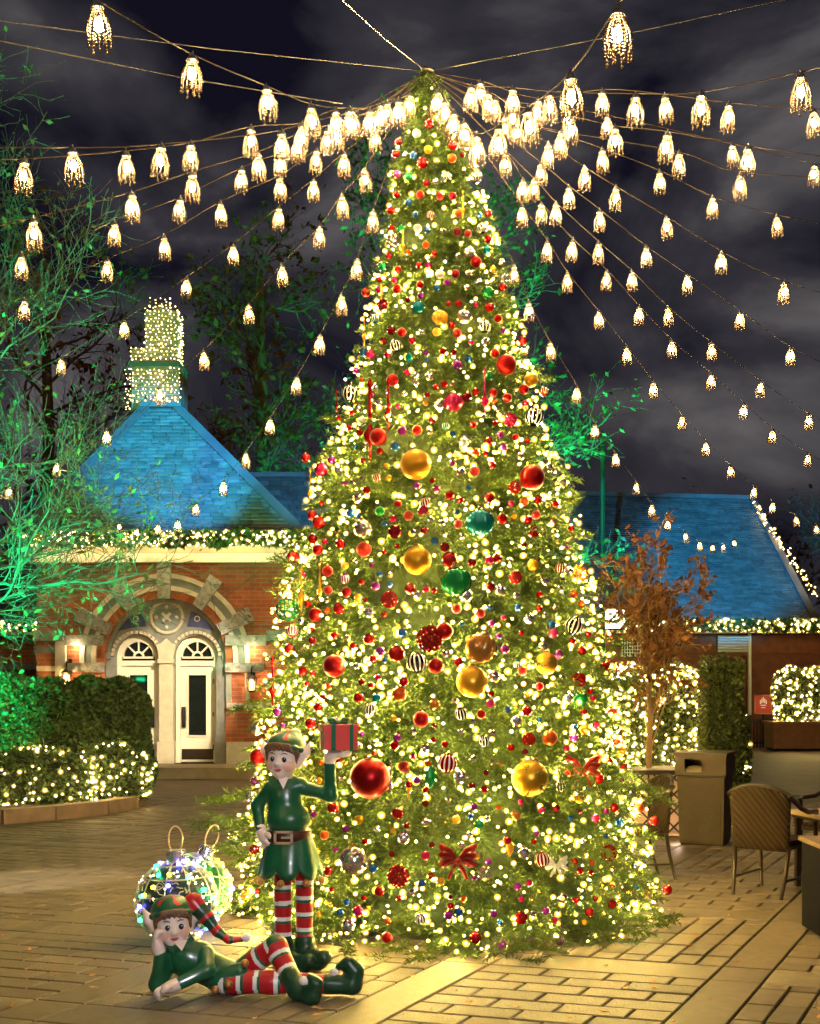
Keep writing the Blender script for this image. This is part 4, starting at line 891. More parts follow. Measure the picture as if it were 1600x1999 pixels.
for (x, y, h, col, lab) in ((722, 820, 85, 'red', 'long red glass finial, left one of the pair on the upper left'), (757, 790, 55, 'red', 'red glass finial, right one of the pair on the upper left'), (657, 785, 26, 'red', 'short red finial at the left outline above the pair'),
                            (744, 590, 36, 'gold', 'gold icicle finial left of the teal ball near the top'), (711, 645, 34, 'gold', 'gold icicle finial at the left outline below the top'), (903, 400, 30, 'gold', 'gold icicle finial high on the tree'), (786, 470, 30, 'gold', 'gold icicle finial beside the upper left openwork ball'),
                            (946, 765, 50, 'magenta', 'long magenta finial between the two big red upper balls'), (605, 950, 38, 'gold', 'gold star drop hanging at the left outline'), (624, 1140, 40, 'gold', 'slim gold finial above the red ball on the left flank'), (588, 1150, 46, 'gold', 'slim gold finial beside the green filigree ball'),
                            (532, 1330, 52, 'red', 'long red finial at the left outline above the elf'), (1203, 1330, 30, 'red', 'red finial at the right outline beside the lit hedge'), (1215, 1450, 40, 'gold', 'gold icicle finial at the right outline over the lattice'), (1188, 1290, 24, 'red', 'short red finial at the right outline'), (762, 1520, 34, 'silver', 'silver icicle finial right of the large red ball'),
                            (798, 1525, 40, 'gold', 'gold icicle finial between the large red ball and the green drop')):
    p = t_surf(x, y, .05); s = h*p.y/FPX
    o = link('finial', finial_mesh(col)); o.location = p; o.scale = (s*.8, s*.8, s); tag(o, lab, 'finial', 'glass finials on the tree')
for (x, y, h, col, lab) in ((840, 1517, 24, 'green', 'green faceted drop right of the large red ball'), (995, 1655, 18, 'gold', 'gold faceted drop low on the right of the tree'), (812, 742, 16, 'silver', 'silver faceted drop high on the left of the tree')):
    p = t_surf(x, y, .05); s = h*p.y/FPX; o = link('glass_drop', gem_mesh(col)); o.location = p; o.scale = (s,)*3; tag(o, lab, 'drop ornament', 'faceted glass drops')

# ------------------------------------------------------------------ cable hub, cables, crystal lanterns
HUB = Vector((t_axis(150), TY, t_z(140)))
ho = empty('cable_hub', HUB); tag(ho, 'steel ring at the top of the tree where all the cables meet', 'cable hub')
M_steel = mat('galvanised', (.14, .13, .115), .4, .7); M_cable = mat('cable_sheath', (.04, .027, .014), .8, spec=.2)
b = MB(); b.tube([(.045*math.cos(a), .045*math.sin(a), 0) for a in np.linspace(0, 2*PI, 17)[:-1]], .011, 6, closed=True); b.build('ring', M_steel, ho)
b = MB(); b.tube([(0, 0, -.3), (0, 0, .03)], [.018, .018], 8); b.build('mast_tip', M_steel, ho)
M_cap2 = mat('lantern_cap', (.20, .19, .19), .35, .7)
M_crystal = mat('crystal_bead', (.052, .028, .009), .25, spec=.3)
M_lbulb = glow('lantern_bulb', (1.0, .70, .30), 720)
L_PROT = None
def lantern():
    o = empty('crystal_lantern')
    b = MB(); b.lathe([(.004, .0), (.014, -.004), (.018, -.018), (.026, -.026), (.027, -.034), (.012, -.036)], 10); b.tube([(0, 0, -.004), (0, 0, .014)], .004, 5); b.build('cap', M_cap2, o)
    b = MB(); b.ball((0, 0, -.092), .0165, 8, 6, sc3=(1, 1, 1.7)); b.build('bulb', M_lbulb, o, True)
    pts, rr = [], []
    for k in range(14):                                   # bead strands swelling from the cap to the belly
        a = 2*PI*k/14
        for t in np.linspace(0, 1, 9):
            r = .02 + .028*math.sin(min(1, t*1.12)*PI/2)**1.1; pts.append((r*math.cos(a+.05*t), r*math.sin(a+.05*t), -.036-.098*t)); rr.append(.0052+.0010*(t > .5))
    tag(dots('bead_cage', pts, rr, M_crystal, o, ico=False), kind='stuff')
    pts, rr = [], []
    for k in range(10):
        a = 2*PI*k/10
        n = 4 if k % 2 else 3
        for i in range(n): pts.append((.046*math.cos(a), .046*math.sin(a), -.143-.0125*i)); rr.append(.0050 if i < n-1 else .0078)
    for k in range(5):
        a = 2*PI*k/5
        for i in range(3): pts.append((.027*math.cos(a), .027*math.sin(a), -.145-.0125*i)); rr.append(.005 if i < 2 else .0072)
    tag(dots('bead_fringe', pts, rr, M_crystal, o, ico=False), kind='stuff')
    return o
L_PROT = lantern(); L_FIRST = [True]
ORD = ['first', 'second', 'third', 'fourth', 'fifth', 'sixth', 'seventh', 'eighth', 'ninth', 'tenth', 'eleventh', 'twelfth', 'thirteenth', 'fourteenth', 'fifteenth']
def hang(p, s, label):
    if L_FIRST[0]: o = L_PROT; L_FIRST[0] = False
    else: o = copy_tree(L_PROT)
    o.location = p; o.scale = (s, s, s*random.uniform(.96, 1.06)); o.rotation_euler = (random.uniform(-.08, .08), random.uniform(-.08, .08), random.uniform(0, 6))
    tag(o, label, 'lantern', 'crystal lanterns on the cables'); return o
def string(pix, end, depth_end, name, ext=0):
    """pix: bulb centres outwards from the hub; end: index that has depth depth_end; the cable lies in one vertical plane through the hub."""
    ex = pix[end]; s = (ex[0]-800)/FPX; E_ = Vector((s*depth_end, depth_end)); dX, dY = E_.x-HUB.x, E_.y-HUB.y
    pts = []
    for (x, y) in pix:
        s = (x-800)/FPX; den = dX - s*dY                  # hub + t*(dX,dY) projects to column x
        t = (s*HUB.y - HUB.x)/den; Y = HUB.y + t*dY; t = max(t, .03)
        Y = HUB.y + t*dY; pts.append((t, Vector((HUB.x+t*dX, Y, CAMZ-(y-HOR)/FPX*Y))))
    pts.sort(key=lambda q: q[0])
    path = [HUB.copy()]
    for i, (t, c) in enumerate(pts):
        q = c + Vector((0, 0, .105)); path.append(q)
        hang(q, 1.0, 'crystal lantern %s out from the hub on the %s' % (ORD[i], name))
    last, prev = path[-1], path[-2]; d = last-prev
    tail = []
    h = Vector((d.x, d.y, 0)).normalized()
    sl = d.z/max(.05, Vector((d.x, d.y)).length)
    q = last.copy()
    for k in range(ext):                                  # the cable runs on beyond the picture, with its lanterns
        q = q + h*.95; sl = min(.22, sl+.04) if k > 2 else min(.6, sl+.04); q.z += sl*.95; tail.append(q.copy())
    if not ext:
        q = last + h*1.0 + Vector((0, 0, max(-.05, sl+.06)*1.0)); tail.append(q)
    b = MB(); full = path+tail; fine = []
    for i in range(len(full)-1):
        p0 = full[max(0, i-1)]; p1 = full[i]; p2 = full[i+1]; p3 = full[min(len(full)-1, i+2)]
        for u in (0, .25, .5, .75):
            v = .5*((2*p1)+(p2-p0)*u+(2*p0-5*p1+4*p2-p3)*u*u+(-p0+3*p1-3*p2+p3)*u**3); fine.append(v)
    fine.append(full[-1]); b.tube(fine, .003, 5)
    co = b.build('cable', M_cable); tag(co, 'thin drooping cable, %s' % name, 'cable', 'cables fanning out from the tree top')
    if ext:
        for k, q in enumerate(tail): hang(q, 1.0, 'crystal lantern outside the picture, %s on %s' % (ORD[k], name))
    return path
# left side, from the top of the fan downwards
string([(745, 232), (683, 245), (607, 240), (520, 208), (376, 152), (188, 52)], 5, 5.0, 'cable rising to the upper left corner', 8)
string([(778, 222), (722, 243), (655, 245), (550, 288), (315, 320), (142, 330)], 5, 6.3, 'first level cable to the left edge', 6)
string([(800, 212), (755, 226), (690, 248), (590, 272), (490, 280), (373, 312), (246, 330), (48, 348)], 7, 6.9, 'second level cable to the left edge', 1)
string([(735, 240), (660, 268), (580, 292), (503, 328), (375, 367), (257, 408), (65, 460)], 6, 7.6, 'third cable down the left side', 1)
string([(640, 278), (548, 325), (472, 355), (352, 413), (224, 460), (42, 522)], 5, 9.6, 'fourth cable down the left side')
string([(618, 318), (545, 370), (430, 420), (320, 485), (210, 530), (48, 607)], 5, 10.8, 'fifth cable down the left side')
string([(730, 277), (672, 323), (612, 375), (545, 428), (455, 500), (365, 563), (242, 645), (120, 717)], 7, 13.5, 'sixth cable down the left side')
string([(712, 355), (667, 405), (624, 467), (550, 540), (485, 617), (397, 705), (310, 775), (208, 857), (112, 917), (18, 962)], 9, 16.5, 'cable crossing in front of the chimney')
string([(728, 435), (697, 530), (666, 598), (625, 675), (580, 755), (527, 835), (480, 900), (437, 955), (383, 997), (347, 1028), (308, 1035), (267, 1042), (232, 1030)], 12, 21.3, 'cable dipping to the pavilion eave')
# right side, from the top of the fan downwards
string([(856, 205), (868, 226), (886, 250), (906, 270), (930, 298), (975, 285), (1030, 255), (1112, 195), (1205, 72)], 8, 4.4, 'near cable rising to the upper right', 8)
string([(920, 196), (1000, 203), (1072, 212), (1240, 220), (1368, 220), (1562, 185)], 5, 6.0, 'first level cable to the right edge', 6)
string([(937, 187), (1050, 222), (1175, 205), (1297, 215), (1422, 232), (1587, 245)], 5, 8.2, 'second level cable to the right edge', 1)
string([(952, 208), (1000, 235), (1115, 258), (1200, 278), (1303, 290), (1460, 320)], 5, 7.6, 'third cable down the right side', 1)
string([(968, 218), (1045, 232), (1110, 240), (1185, 252), (1428, 306), (1590, 345)], 5, 10.5, 'fourth cable down the right side')
string([(1010, 262), (1095, 288), (1175, 316), (1287, 358), (1390, 408), (1515, 443)], 5, 11.0, 'fifth cable down the right side')
string([(1070, 306), (1140, 352), (1202, 390), (1300, 448), (1408, 515), (1530, 573)], 5, 11.0, 'sixth cable down the right side')
string([(1055, 343), (1110, 388), (1170, 433), (1260, 503), (1340, 557), (1445, 628), (1542, 697)], 6, 13.0, 'seventh cable down the right side')
string([(1042, 374), (1085, 420), (1168, 495), (1232, 550), (1303, 620), (1387, 688), (1485, 763), (1578, 825)], 7, 14.8, 'eighth cable down the right side')
string([(985, 322), (1020, 374), (1056, 420), (1118, 490), (1185, 550), (1247, 618), (1310, 683), (1387, 747), (1452, 805), (1508, 853), (1576, 900)], 10, 16.8, 'ninth cable down the right side')
string([(1018, 424), (1068, 492), (1107, 553), (1167, 627), (1222, 695), (1275, 762), (1331, 827), (1377, 877), (1425, 923), (1472, 963), (1508, 992), (1553, 1018), (1592, 1035)], 12, 22.0, 'tenth cable down the right side')
string([(1003, 540), (1032, 610), (1073, 687), (1126, 773), (1161, 845), (1200, 900), (1241, 955), (1272, 997), (1303, 1027), (1337, 1050), (1365, 1067), (1391, 1072), (1412, 1070), (1432, 1062)], 13, 26.5, 'cable dipping before the long blue roof')
string([(985, 255), (1095, 285), (1325, 325), (1445, 365)], 3, 9.2, 'short cable high on the right')
# guy wires
def guy(a, Ya, bb, label, r=.006):
    A = P(*a, Ya); b = MB(); b.tube([A, (A+Vector(bb))/2 - Vector((0, 0, .02)), bb], r, 5); tag(b.build('guy_wire', M_steel), label, 'guy wire', 'guy wires holding the hub')
guy((-60, 33), 8.0, HUB, 'pale guy wire running level from the hub to the left edge', .0032)
guy((-60, 68), 6.0, P(668, 203, 8.2), 'lower pale guy wire meeting the upper left cable', .003)
guy((630, -34), 6.2, HUB, 'guy wire rising steeply from the hub to the top edge', .0035)
guy((1640, -24), 8.5, HUB, 'greenish guy wire from the hub to the upper right', .0035)
# ------------------------------------------------------------------ trees with bare lit branches
M_barkd = mat('dark_bark', (.075, .065, .05), .85, noise=.3, nscale=6)
M_bark = mat('bark', (.12, .105, .08), .85, noise=.3, nscale=6)
M_bark2 = mat('brown_bark', (.13, .085, .05), .9, noise=.3, nscale=6)
M_leafg = mat('sparse_leaf', (.10, .16, .05), .6, attr='tone', rnd=.5, transl=.3)
M_leafb = mat('brown_leaf', (.20, .078, .022), .7, attr='tone', rnd=.45, transl=.3)
def orth(d, g):
    v = g.normal(size=3); v -= d*(v@d); return v/np.linalg.norm(v)
def make_tree(name, base, label, seed, trunk, limbs, sub, twig, leaves, bark, leafm, leafsize=.06, r0=.16, cat='tree', group=None, upb=.25):
    """trunk: list of points (local); limbs: list of (t, direction, length); sub/twig: (count, length) per level."""
    g = np.random.default_rng(seed); o = empty(name, base); tag(o, label, cat, group)
    b = MB(); trunk = [np.array(p, float) for p in trunk]; n = len(trunk)
    b.tube(trunk, [r0*(1-.6*i/(n-1)) for i in range(n)], 8); b.build('trunk', bark, o)
    tb = MB(); tips = []; sides = 3
    def grow(p, d, L, r, lev):
        k = max(3, int(L/.16)) if lev < 2 else 3
        path = [p]; rad = [r]; q = p.copy(); dd = d/np.linalg.norm(d)
        for i in range(k):
            dd = dd + g.normal(size=3)*(.17 if lev < 2 else .22) + np.array((0, 0, upb*.14)); dd /= np.linalg.norm(dd)
            q = q + dd*L/k; path.append(q.copy()); rad.append(max(r*(1-.75*(i+1)/k), .0035))
        tb.tube(path, rad, 5 if lev < 1 else sides, cap=False)
        if lev < len(lv):
            cnt, ln = lv[lev]
            for j in range(cnt):
                t = .18+.82*(j+g.random())/cnt; ii = min(int(t*k), k-1); pp = path[ii]+(path[ii+1]-path[ii])*(t*k-ii); dloc = path[ii+1]-path[ii]; dloc /= np.linalg.norm(dloc)
                nd = dloc*(.55+.4*g.random()) + orth(dloc, g)*(.75+.3*g.random()) + np.array((0, 0, upb*.5))
                grow(pp, nd, ln*(.55+.8*g.random())*(1.15-.5*t), max(rad[ii]*.55, .004), lev+1)
        else: tips.append((path[-1], dd)); tips.append((path[1], dd))
    lv = [sub, twig]
    if len(limbs[0]) > 3: pass
    for (t, d, L) in limbs:
        f = t*(n-1); i = min(int(f), n-2); p = trunk[i]+(trunk[i+1]-trunk[i])*(f-i)
        grow(p, np.array(d, float), L, r0*.27*(1.1-.5*t), 0)
    tb.build('branches', bark, o)
    if leaves:
        idx = g.integers(0, len(tips), leaves); c = np.array([tips[i][0] for i in idx]) + g.normal(size=(leaves, 3))*.035
        V, T, tn = leafsoup(leaves, lambda n_, gg: c, leafsize, seed+9, 1.2); me = trimesh('leaves', V, T, leafm); vcol(me, 'tone', tn); tag(link('leaves', me, o), kind='stuff')
    return o
g = np.random.default_rng(21)
lim = [(.30, (1, -.05, .05), 4.4), (.30, (1, .1, .35), 3.4), (.36, (.9, -.3, .5), 3.2), (.42, (1, .2, .55), 3.6), (.5, (.8, -.2, .8), 3.3), (.56, (1, .15, .45), 3.3), (.62, (.9, -.1, .9), 3.2), (.7, (.8, .2, 1), 3.0),
       (.78, (.6, -.3, 1), 2.8), (.85, (.8, .1, .9), 2.8), (.93, (.5, .2, 1), 2.6), (1, (.3, 0, 1), 2.5), (.26, (.9, -.35, .22), 3.6), (.34, (1, -.5, .3), 3.0), (.48, (.4, -.8, .6), 2.4), (.66, (.2, .9, .5), 2.2), (.4, (-.8, .2, .7), 2.2), (.8, (-.7, 0, .8), 2.0)]
make_tree('bare_tree', (-6.35, 15.9, 0), 'bare branching tree lit green at the left edge', 4, [(0, 0, 0), (.08, 0, 2), (.2, .1, 4), (.25, 0, 6), (.4, 0, 7.6)], lim, (16, 1.25), (11, .55), 1800, M_barkd, M_leafg, .045, .11, upb=.35)
lim = [(.3+.7*i/22, (math.cos(a)*1.0, math.sin(a)*.6, .35+.5*(i/22)), 3.9-1.4*(i/22)) for i, a in enumerate(g.random(23)*2*PI)]
make_tree('leafy_tree', (.6, 28.6, 0), 'large green-lit tree rising behind the Christmas tree', 5, [(0, 0, 0), (.1, 0, 3), (0, .1, 6), (.1, 0, 9), (.2, 0, 12)], lim + [(.3, (-1, -.3, .55), 4.6), (.35, (1, -.3, .5), 5.0), (.42, (1, .1, .6), 4.8), (.45, (-1, .1, .6), 4.6), (.26, (1, -.4, .35), 5.2), (.27, (-1, -.4, .3), 4.6)],
          (12, 1.5), (9, .7), 7000, M_bark, M_leafg, .075, .24, upb=.25)
lim = [(.3+.7*i/15, (math.cos(a), math.sin(a)*.6, .6+.5*(i/15)), 3.2-1.0*(i/15)) for i, a in enumerate(g.random(16)*2*PI)]
make_tree('dark_tree', (-4.1, 34, 0), 'dark leafless tree behind the pavilion roof', 6, [(0, 0, 0), (0, 0, 4), (.2, 0, 8), (.1, 0, 12)], lim, (11, 1.5), (8, .7), 2200, M_bark2, M_leafb, .11, .28)
lim = [(.25+.7*i/15, (math.cos(a), math.sin(a)*.6, .7), 2.6) for i, a in enumerate(g.random(16)*2*PI)]
make_tree('far_tree', (13.6, 47, 0), 'bare dark tree at the right edge behind the blue roof', 7, [(0, 0, 0), (0, 0, 3), (.2, 0, 6)], lim, (10, 1.4), (7, .7), 500, M_bark2, M_leafb, .12, .2)
make_tree('far_tree', (15.6, 44, 0), 'bare dark tree cut by the right picture edge', 8, [(0, 0, 0), (0, 0, 3), (-.2, 0, 6.5)], lim, (10, 1.4), (7, .7), 500, M_bark2, M_leafb, .12, .2)
make_tree('far_tree', (10.2, 52, 0), 'tall bare tree far behind the blue roof ridge', 9, [(0, 0, 0), (0, 0, 4), (-.2, 0, 7.5)], lim, (9, 1.6), (6, .8), 400, M_bark2, M_leafb, .12, .2)
make_tree('far_tree', (-9.5, 33, 0), 'dark bare tree behind the low left wing', 10, [(0, 0, 0), (0, 0, 4), (.2, 0, 8), (.1, 0, 11)], [(t, d, L*1.4) for t, d, L in lim], (11, 1.5), (8, .7), 1200, M_bark2, M_leafb, .11, .26)
# small brown-leaved tree growing from the lattice planter
lim = []
g = np.random.default_rng(31)
for i in range(13):
    a = g.random()*2*PI; lim.append((.05+.6*g.random(), (math.cos(a)*.36, math.sin(a)*.32, 1.0), 1.25+.5*g.random()))
make_tree('small_maple', (*P(1266, 1505, 14.1)[:2], .68), 'small multi-stemmed tree with drooping brown leaves in the lattice planter', 12, [(0, 0, 0), (.01, 0, .6), (.0, 0, 1.2), (.02, 0, 1.9)], lim, (8, .42), (4, .18), 1700, mat('tan_bark', (.32, .19, .09), .8, noise=.2), M_leafb, .048, .035, upb=.6)

# slender green post
o = empty('green_post', (*P(1176, 1330, 33)[:2], 0)); tag(o, 'slender green post standing right of the Christmas tree', 'post')
zt = P(0, 850, 33).z
b = MB(); b.tube([(0, 0, 0), (0, 0, 1.2), (0, 0, zt)], [.10, .07, .06], 8); b.build('shaft', mat('green_paint', (.008, .055, .03), .5), o)
b = MB(); b.lathe([(.12, 0), (.12, .08), (.08, .14), (.075, .5), (.05, .56)], 10); b.build('base', M_black, o)
b = MB(); b.lathe([(.05, zt), (.05, zt+.03), (.02, zt+.08), (.001, zt+.12)], 8); b.build('finial', M_black, o)

# ------------------------------------------------------------------ clipped hedges, bushes and planters
M_hleaf = mat('hedge_leaf', (.09, .12, .02), .5, attr='tone', rnd=.55, transl=.3)
M_hleaf2 = mat('bush_leaf', (.07, .12, .03), .5, attr='tone', rnd=.55, transl=.25)
M_hbulb = glow('hedge_bulb', (1.0, .68, .22), 420); M_hhalo = halo_shells('hedge_halo', (1.0, .64, .13), 2.0)
def hedge(name, base, label, lumps, nl, nb, seed, leaf=.035, m=None, br=.012, bulb_z=None, cat='hedge', core=.86):
    """lumps: list of (centre, half size, roundness exponent) superellipsoids, local to base."""
    m = m or M_hleaf
    o = empty(name, base); tag(o, label, cat)
    gg = np.random.default_rng(seed); vol = np.array([l[1][0]*l[1][1]+l[1][1]*l[1][2]+l[1][0]*l[1][2] for l in lumps]); pr = vol/vol.sum()
    def surf(n, g_, jit):
        k = g_.choice(len(lumps), n, p=pr); d = g_.normal(size=(n, 3)); out = np.zeros((n, 3))
        for i, (c, h, e) in enumerate(lumps):
            q = k == i; u = d[q]/np.linalg.norm(d[q], axis=1)[:, None]
            if e > 3: u = g_.uniform(-1, 1, size=u.shape); ax = g_.choice(3, len(u), p=np.array([h[1]*h[2], h[0]*h[2], h[0]*h[1]])/(h[1]*h[2]+h[0]*h[2]+h[0]*h[1])); u[np.arange(len(u)), ax] = np.sign(u[np.arange(len(u)), ax])
            s = (np.abs(u)**e).sum(1)**(1/e); u = u/s[:, None]
            wob = 1+.06*np.sin(u[:, 0]*7+seed)*np.cos(u[:, 2]*6+i)
            out[q] = np.array(c) + u*np.array(h)*(wob*(1-jit*g_.random(len(u))**1.5))[:, None]
        out[:, 2] = np.maximum(out[:, 2], .01); return out
    V, T, tn = leafsoup(nl, lambda n, g_: surf(n, g_, .16), leaf, seed, 1.3); me = trimesh('leaves', V, T, m); vcol(me, 'tone', tn); tag(link('leaves', me, o), kind='stuff')
    b = MB()
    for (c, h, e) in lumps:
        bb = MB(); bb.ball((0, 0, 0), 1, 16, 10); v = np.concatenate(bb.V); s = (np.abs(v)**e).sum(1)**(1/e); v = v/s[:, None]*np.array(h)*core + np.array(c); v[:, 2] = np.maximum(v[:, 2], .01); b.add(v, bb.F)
    b.build('dark_core', mat('hedge_core', (.02, .03, .01), .95, noise=.5, nscale=20, bump=1, bscale=50), o)  # solid dark filler added inside the leaves to block the gaps
    if nb:
        p = surf(nb*4, gg, .05)
        if bulb_z: 
            w = np.clip((bulb_z-p[:, 2])/bulb_z, 0.02, 1)**.7; p = p[gg.random(len(p)) < w]
        p = p[p[:, 1] < .6][:nb]; p[:, 1] -= .03
        tag(bulbs('fairy_bulbs', p, br*.5, br*1.8, M_hbulb, M_hhalo, o), kind='stuff')
    return o
# left planting bed
kp = [(-14.5, 12.6), (-8.5, 13.6)] + [tuple(P(x, y, GY(y))[:2]) for x, y in ((0, 1608), (100, 1600), (200, 1589), (252, 1580), (272, 1569), (268, 1556))] + [(-4.9, 20.0)]
o = empty('planting_bed', (-6, 16, 0)); tag(o, 'low curved stone kerb round the left planting bed', 'planting bed')
kb = MB()
for i in range(len(kp)-1): kb.bar((*kp[i], .085), (*kp[i+1], .085), .2, .17)
part_at(o, kb, 'kerb', mat('kerb_stone', (.22, .15, .10), .75, noise=.25, nscale=7, bump=.3))
sb = MB(); sb.add([(x-.02, y, .13) for x, y in kp] + [(-14, 20, .13)], [tuple(range(len(kp)+1))]); part_at(o, sb, 'soil', mat('soil', (.05, .03, .015), .95, noise=.4, nscale=12, bump=1, bscale=30))
hedge('evergreen_bush', (*P(40, 1330, 17.2)[:2], 0), 'rounded evergreen bush lit vivid green at the left edge', [((0, 0, 1.15), (.95, .75, .62), 2.4), ((-1.1, .1, 1.05), (.8, .7, .66), 2.4), ((.45, -.1, .75), (.7, .6, .55), 2.4)], 30000, 0, 41, .034, M_hleaf2, cat='bush')
hedge('evergreen_bush', (*P(200, 1330, 17.6)[:2], 0), 'dark evergreen bush in front of the left door', [((0, 0, 1.05), (.66, .6, .70), 2.6), ((-.45, -.1, .95), (.5, .5, .62), 2.4), ((.15, -.1, .7), (.5, .5, .55), 2.4)], 26000, 0, 42, .034, M_hleaf2, cat='bush')
hedge('lit_groundcover', (*P(60, 1330, 16.6)[:2], .1), 'low shrubs full of warm fairy lights along the left kerb', [((-1.6, -.5, .3), (1.1, .5, .42), 2.6), ((-.1, -.1, .3), (1.0, .5, .44), 2.6), ((.9, .55, .34), (.62, .5, .42), 2.6)], 15000, 760, 43, .034, M_hleaf2, .015, cat='shrubs')
# right side: lattice planter, lit hedge, clipped column
hedge('lit_hedge', (*P(1285, 1330, 15.6)[:2], 0), 'clipped hedge covered in warm fairy lights behind the lattice planter', [((0, 0, 1.05), (.62, .45, .82), 7)], 13000, 1600, 44, .032, None, .013, core=.9)
hedge('clipped_column', (*P(1407, 1330, 14.7)[:2], 0), 'unlit square clipped evergreen column behind the waste bin', [((0, 0, 1.0), (.225, .24, .96), 9)], 9000, 0, 45, .026, mat('box_leaf', (.075, .10, .02), .5, attr='tone', rnd=.5, transl=.3), core=.9)
hedge('lit_shrub', (*P(1441, 1330, 15.6)[:2], 0), 'narrow strip of lit shrub right of the clipped column', [((0, 0, .72), (.13, .25, .62), 3)], 2200, 40, 46, .03, None, .013)
o = empty('wooden_planter', (*P(1568, 1330, 31)[:2], 0)); tag(o, 'long low wooden planter box below the far right hedge', 'planter')
pz = P(0, 1412, 31).z
b = MB(); b.box((0, .3, pz/2+.03), (1.5, .8, pz-.06), taper=1.02); b.build('box', mat('planter_wood', (.34, .15, .06), .55, noise=.2, nscale=6), o)
b = MB(); b.box((0, .3, pz+.02), (1.58, .88, .05)); b.build('rim', mat('planter_rim', (.38, .18, .075), .5, noise=.2, nscale=6), o)
b = MB(); b.box((0, .3, .03), (1.4, .7, .06)); b.build('plinth', M_black, o)
hedge('lit_dome_hedge', (*P(1572, 1330, 31.3)[:2], pz), 'rounded hedge of fairy lights in the far right planter', [((-.3, 0, .66), (.5, .4, .72), 3), ((.35, 0, .66), (.5, .4, .70), 3)], 6000, 520, 47, .05, None, .02)
# ------------------------------------------------------------------ elf statues: blended volumes turned into one continuous skin
def rot(yaw=0, roll=0, pitch=0): return np.array((Matrix.Rotation(yaw, 3, 'Z') @ Matrix.Rotation(roll, 3, 'Y') @ Matrix.Rotation(pitch, 3, 'X')))
class Prim:
    def __init__(s, kind, m, grp, a, b=None, ra=0, rb=0, rad=None, R=None, stripe=None, cut=None):
        s.kind, s.m, s.grp, s.a, s.b, s.ra, s.rb, s.rad, s.R, s.stripe, s.cut = kind, m, grp, np.array(a, float), None if b is None else np.array(b, float), ra, rb, None if rad is None else np.array(rad, float), R, stripe, cut
        if kind == 'cap': r = max(ra, rb); s.lo = np.minimum(s.a, s.b)-r; s.hi = np.maximum(s.a, s.b)+r
        else: r = max(s.rad); s.lo = s.a-r; s.hi = s.a+r
    def t(s, p): d = s.b-s.a; return np.clip(((p-s.a)@d)/(d@d), 0, 1)
    def d(s, p):
        if s.kind == 'cap':
            t = s.t(p); r = np.linalg.norm(p-s.a-t[..., None]*(s.b-s.a), axis=-1)-(s.ra+(s.rb-s.ra)*t)
        else:
            q = p-s.a
            if s.R is not None: q = q@s.R
            k0 = np.linalg.norm(q/s.rad, axis=-1); k1 = np.linalg.norm(q/s.rad**2, axis=-1)+1e-9; r = k0*(k0-1)/k1
        if s.cut is not None: n, o_ = s.cut; r = np.maximum(r, -((p-np.array(o_))@np.array(n)))
        return r
def cap(m, grp, a, b, ra, rb, stripe=None): return Prim('cap', m, grp, a, b, ra, rb, stripe=stripe)
def ell(m, grp, c, rad, R=None, cut=None): return Prim('ell', m, grp, c, rad=rad, R=R, cut=cut)
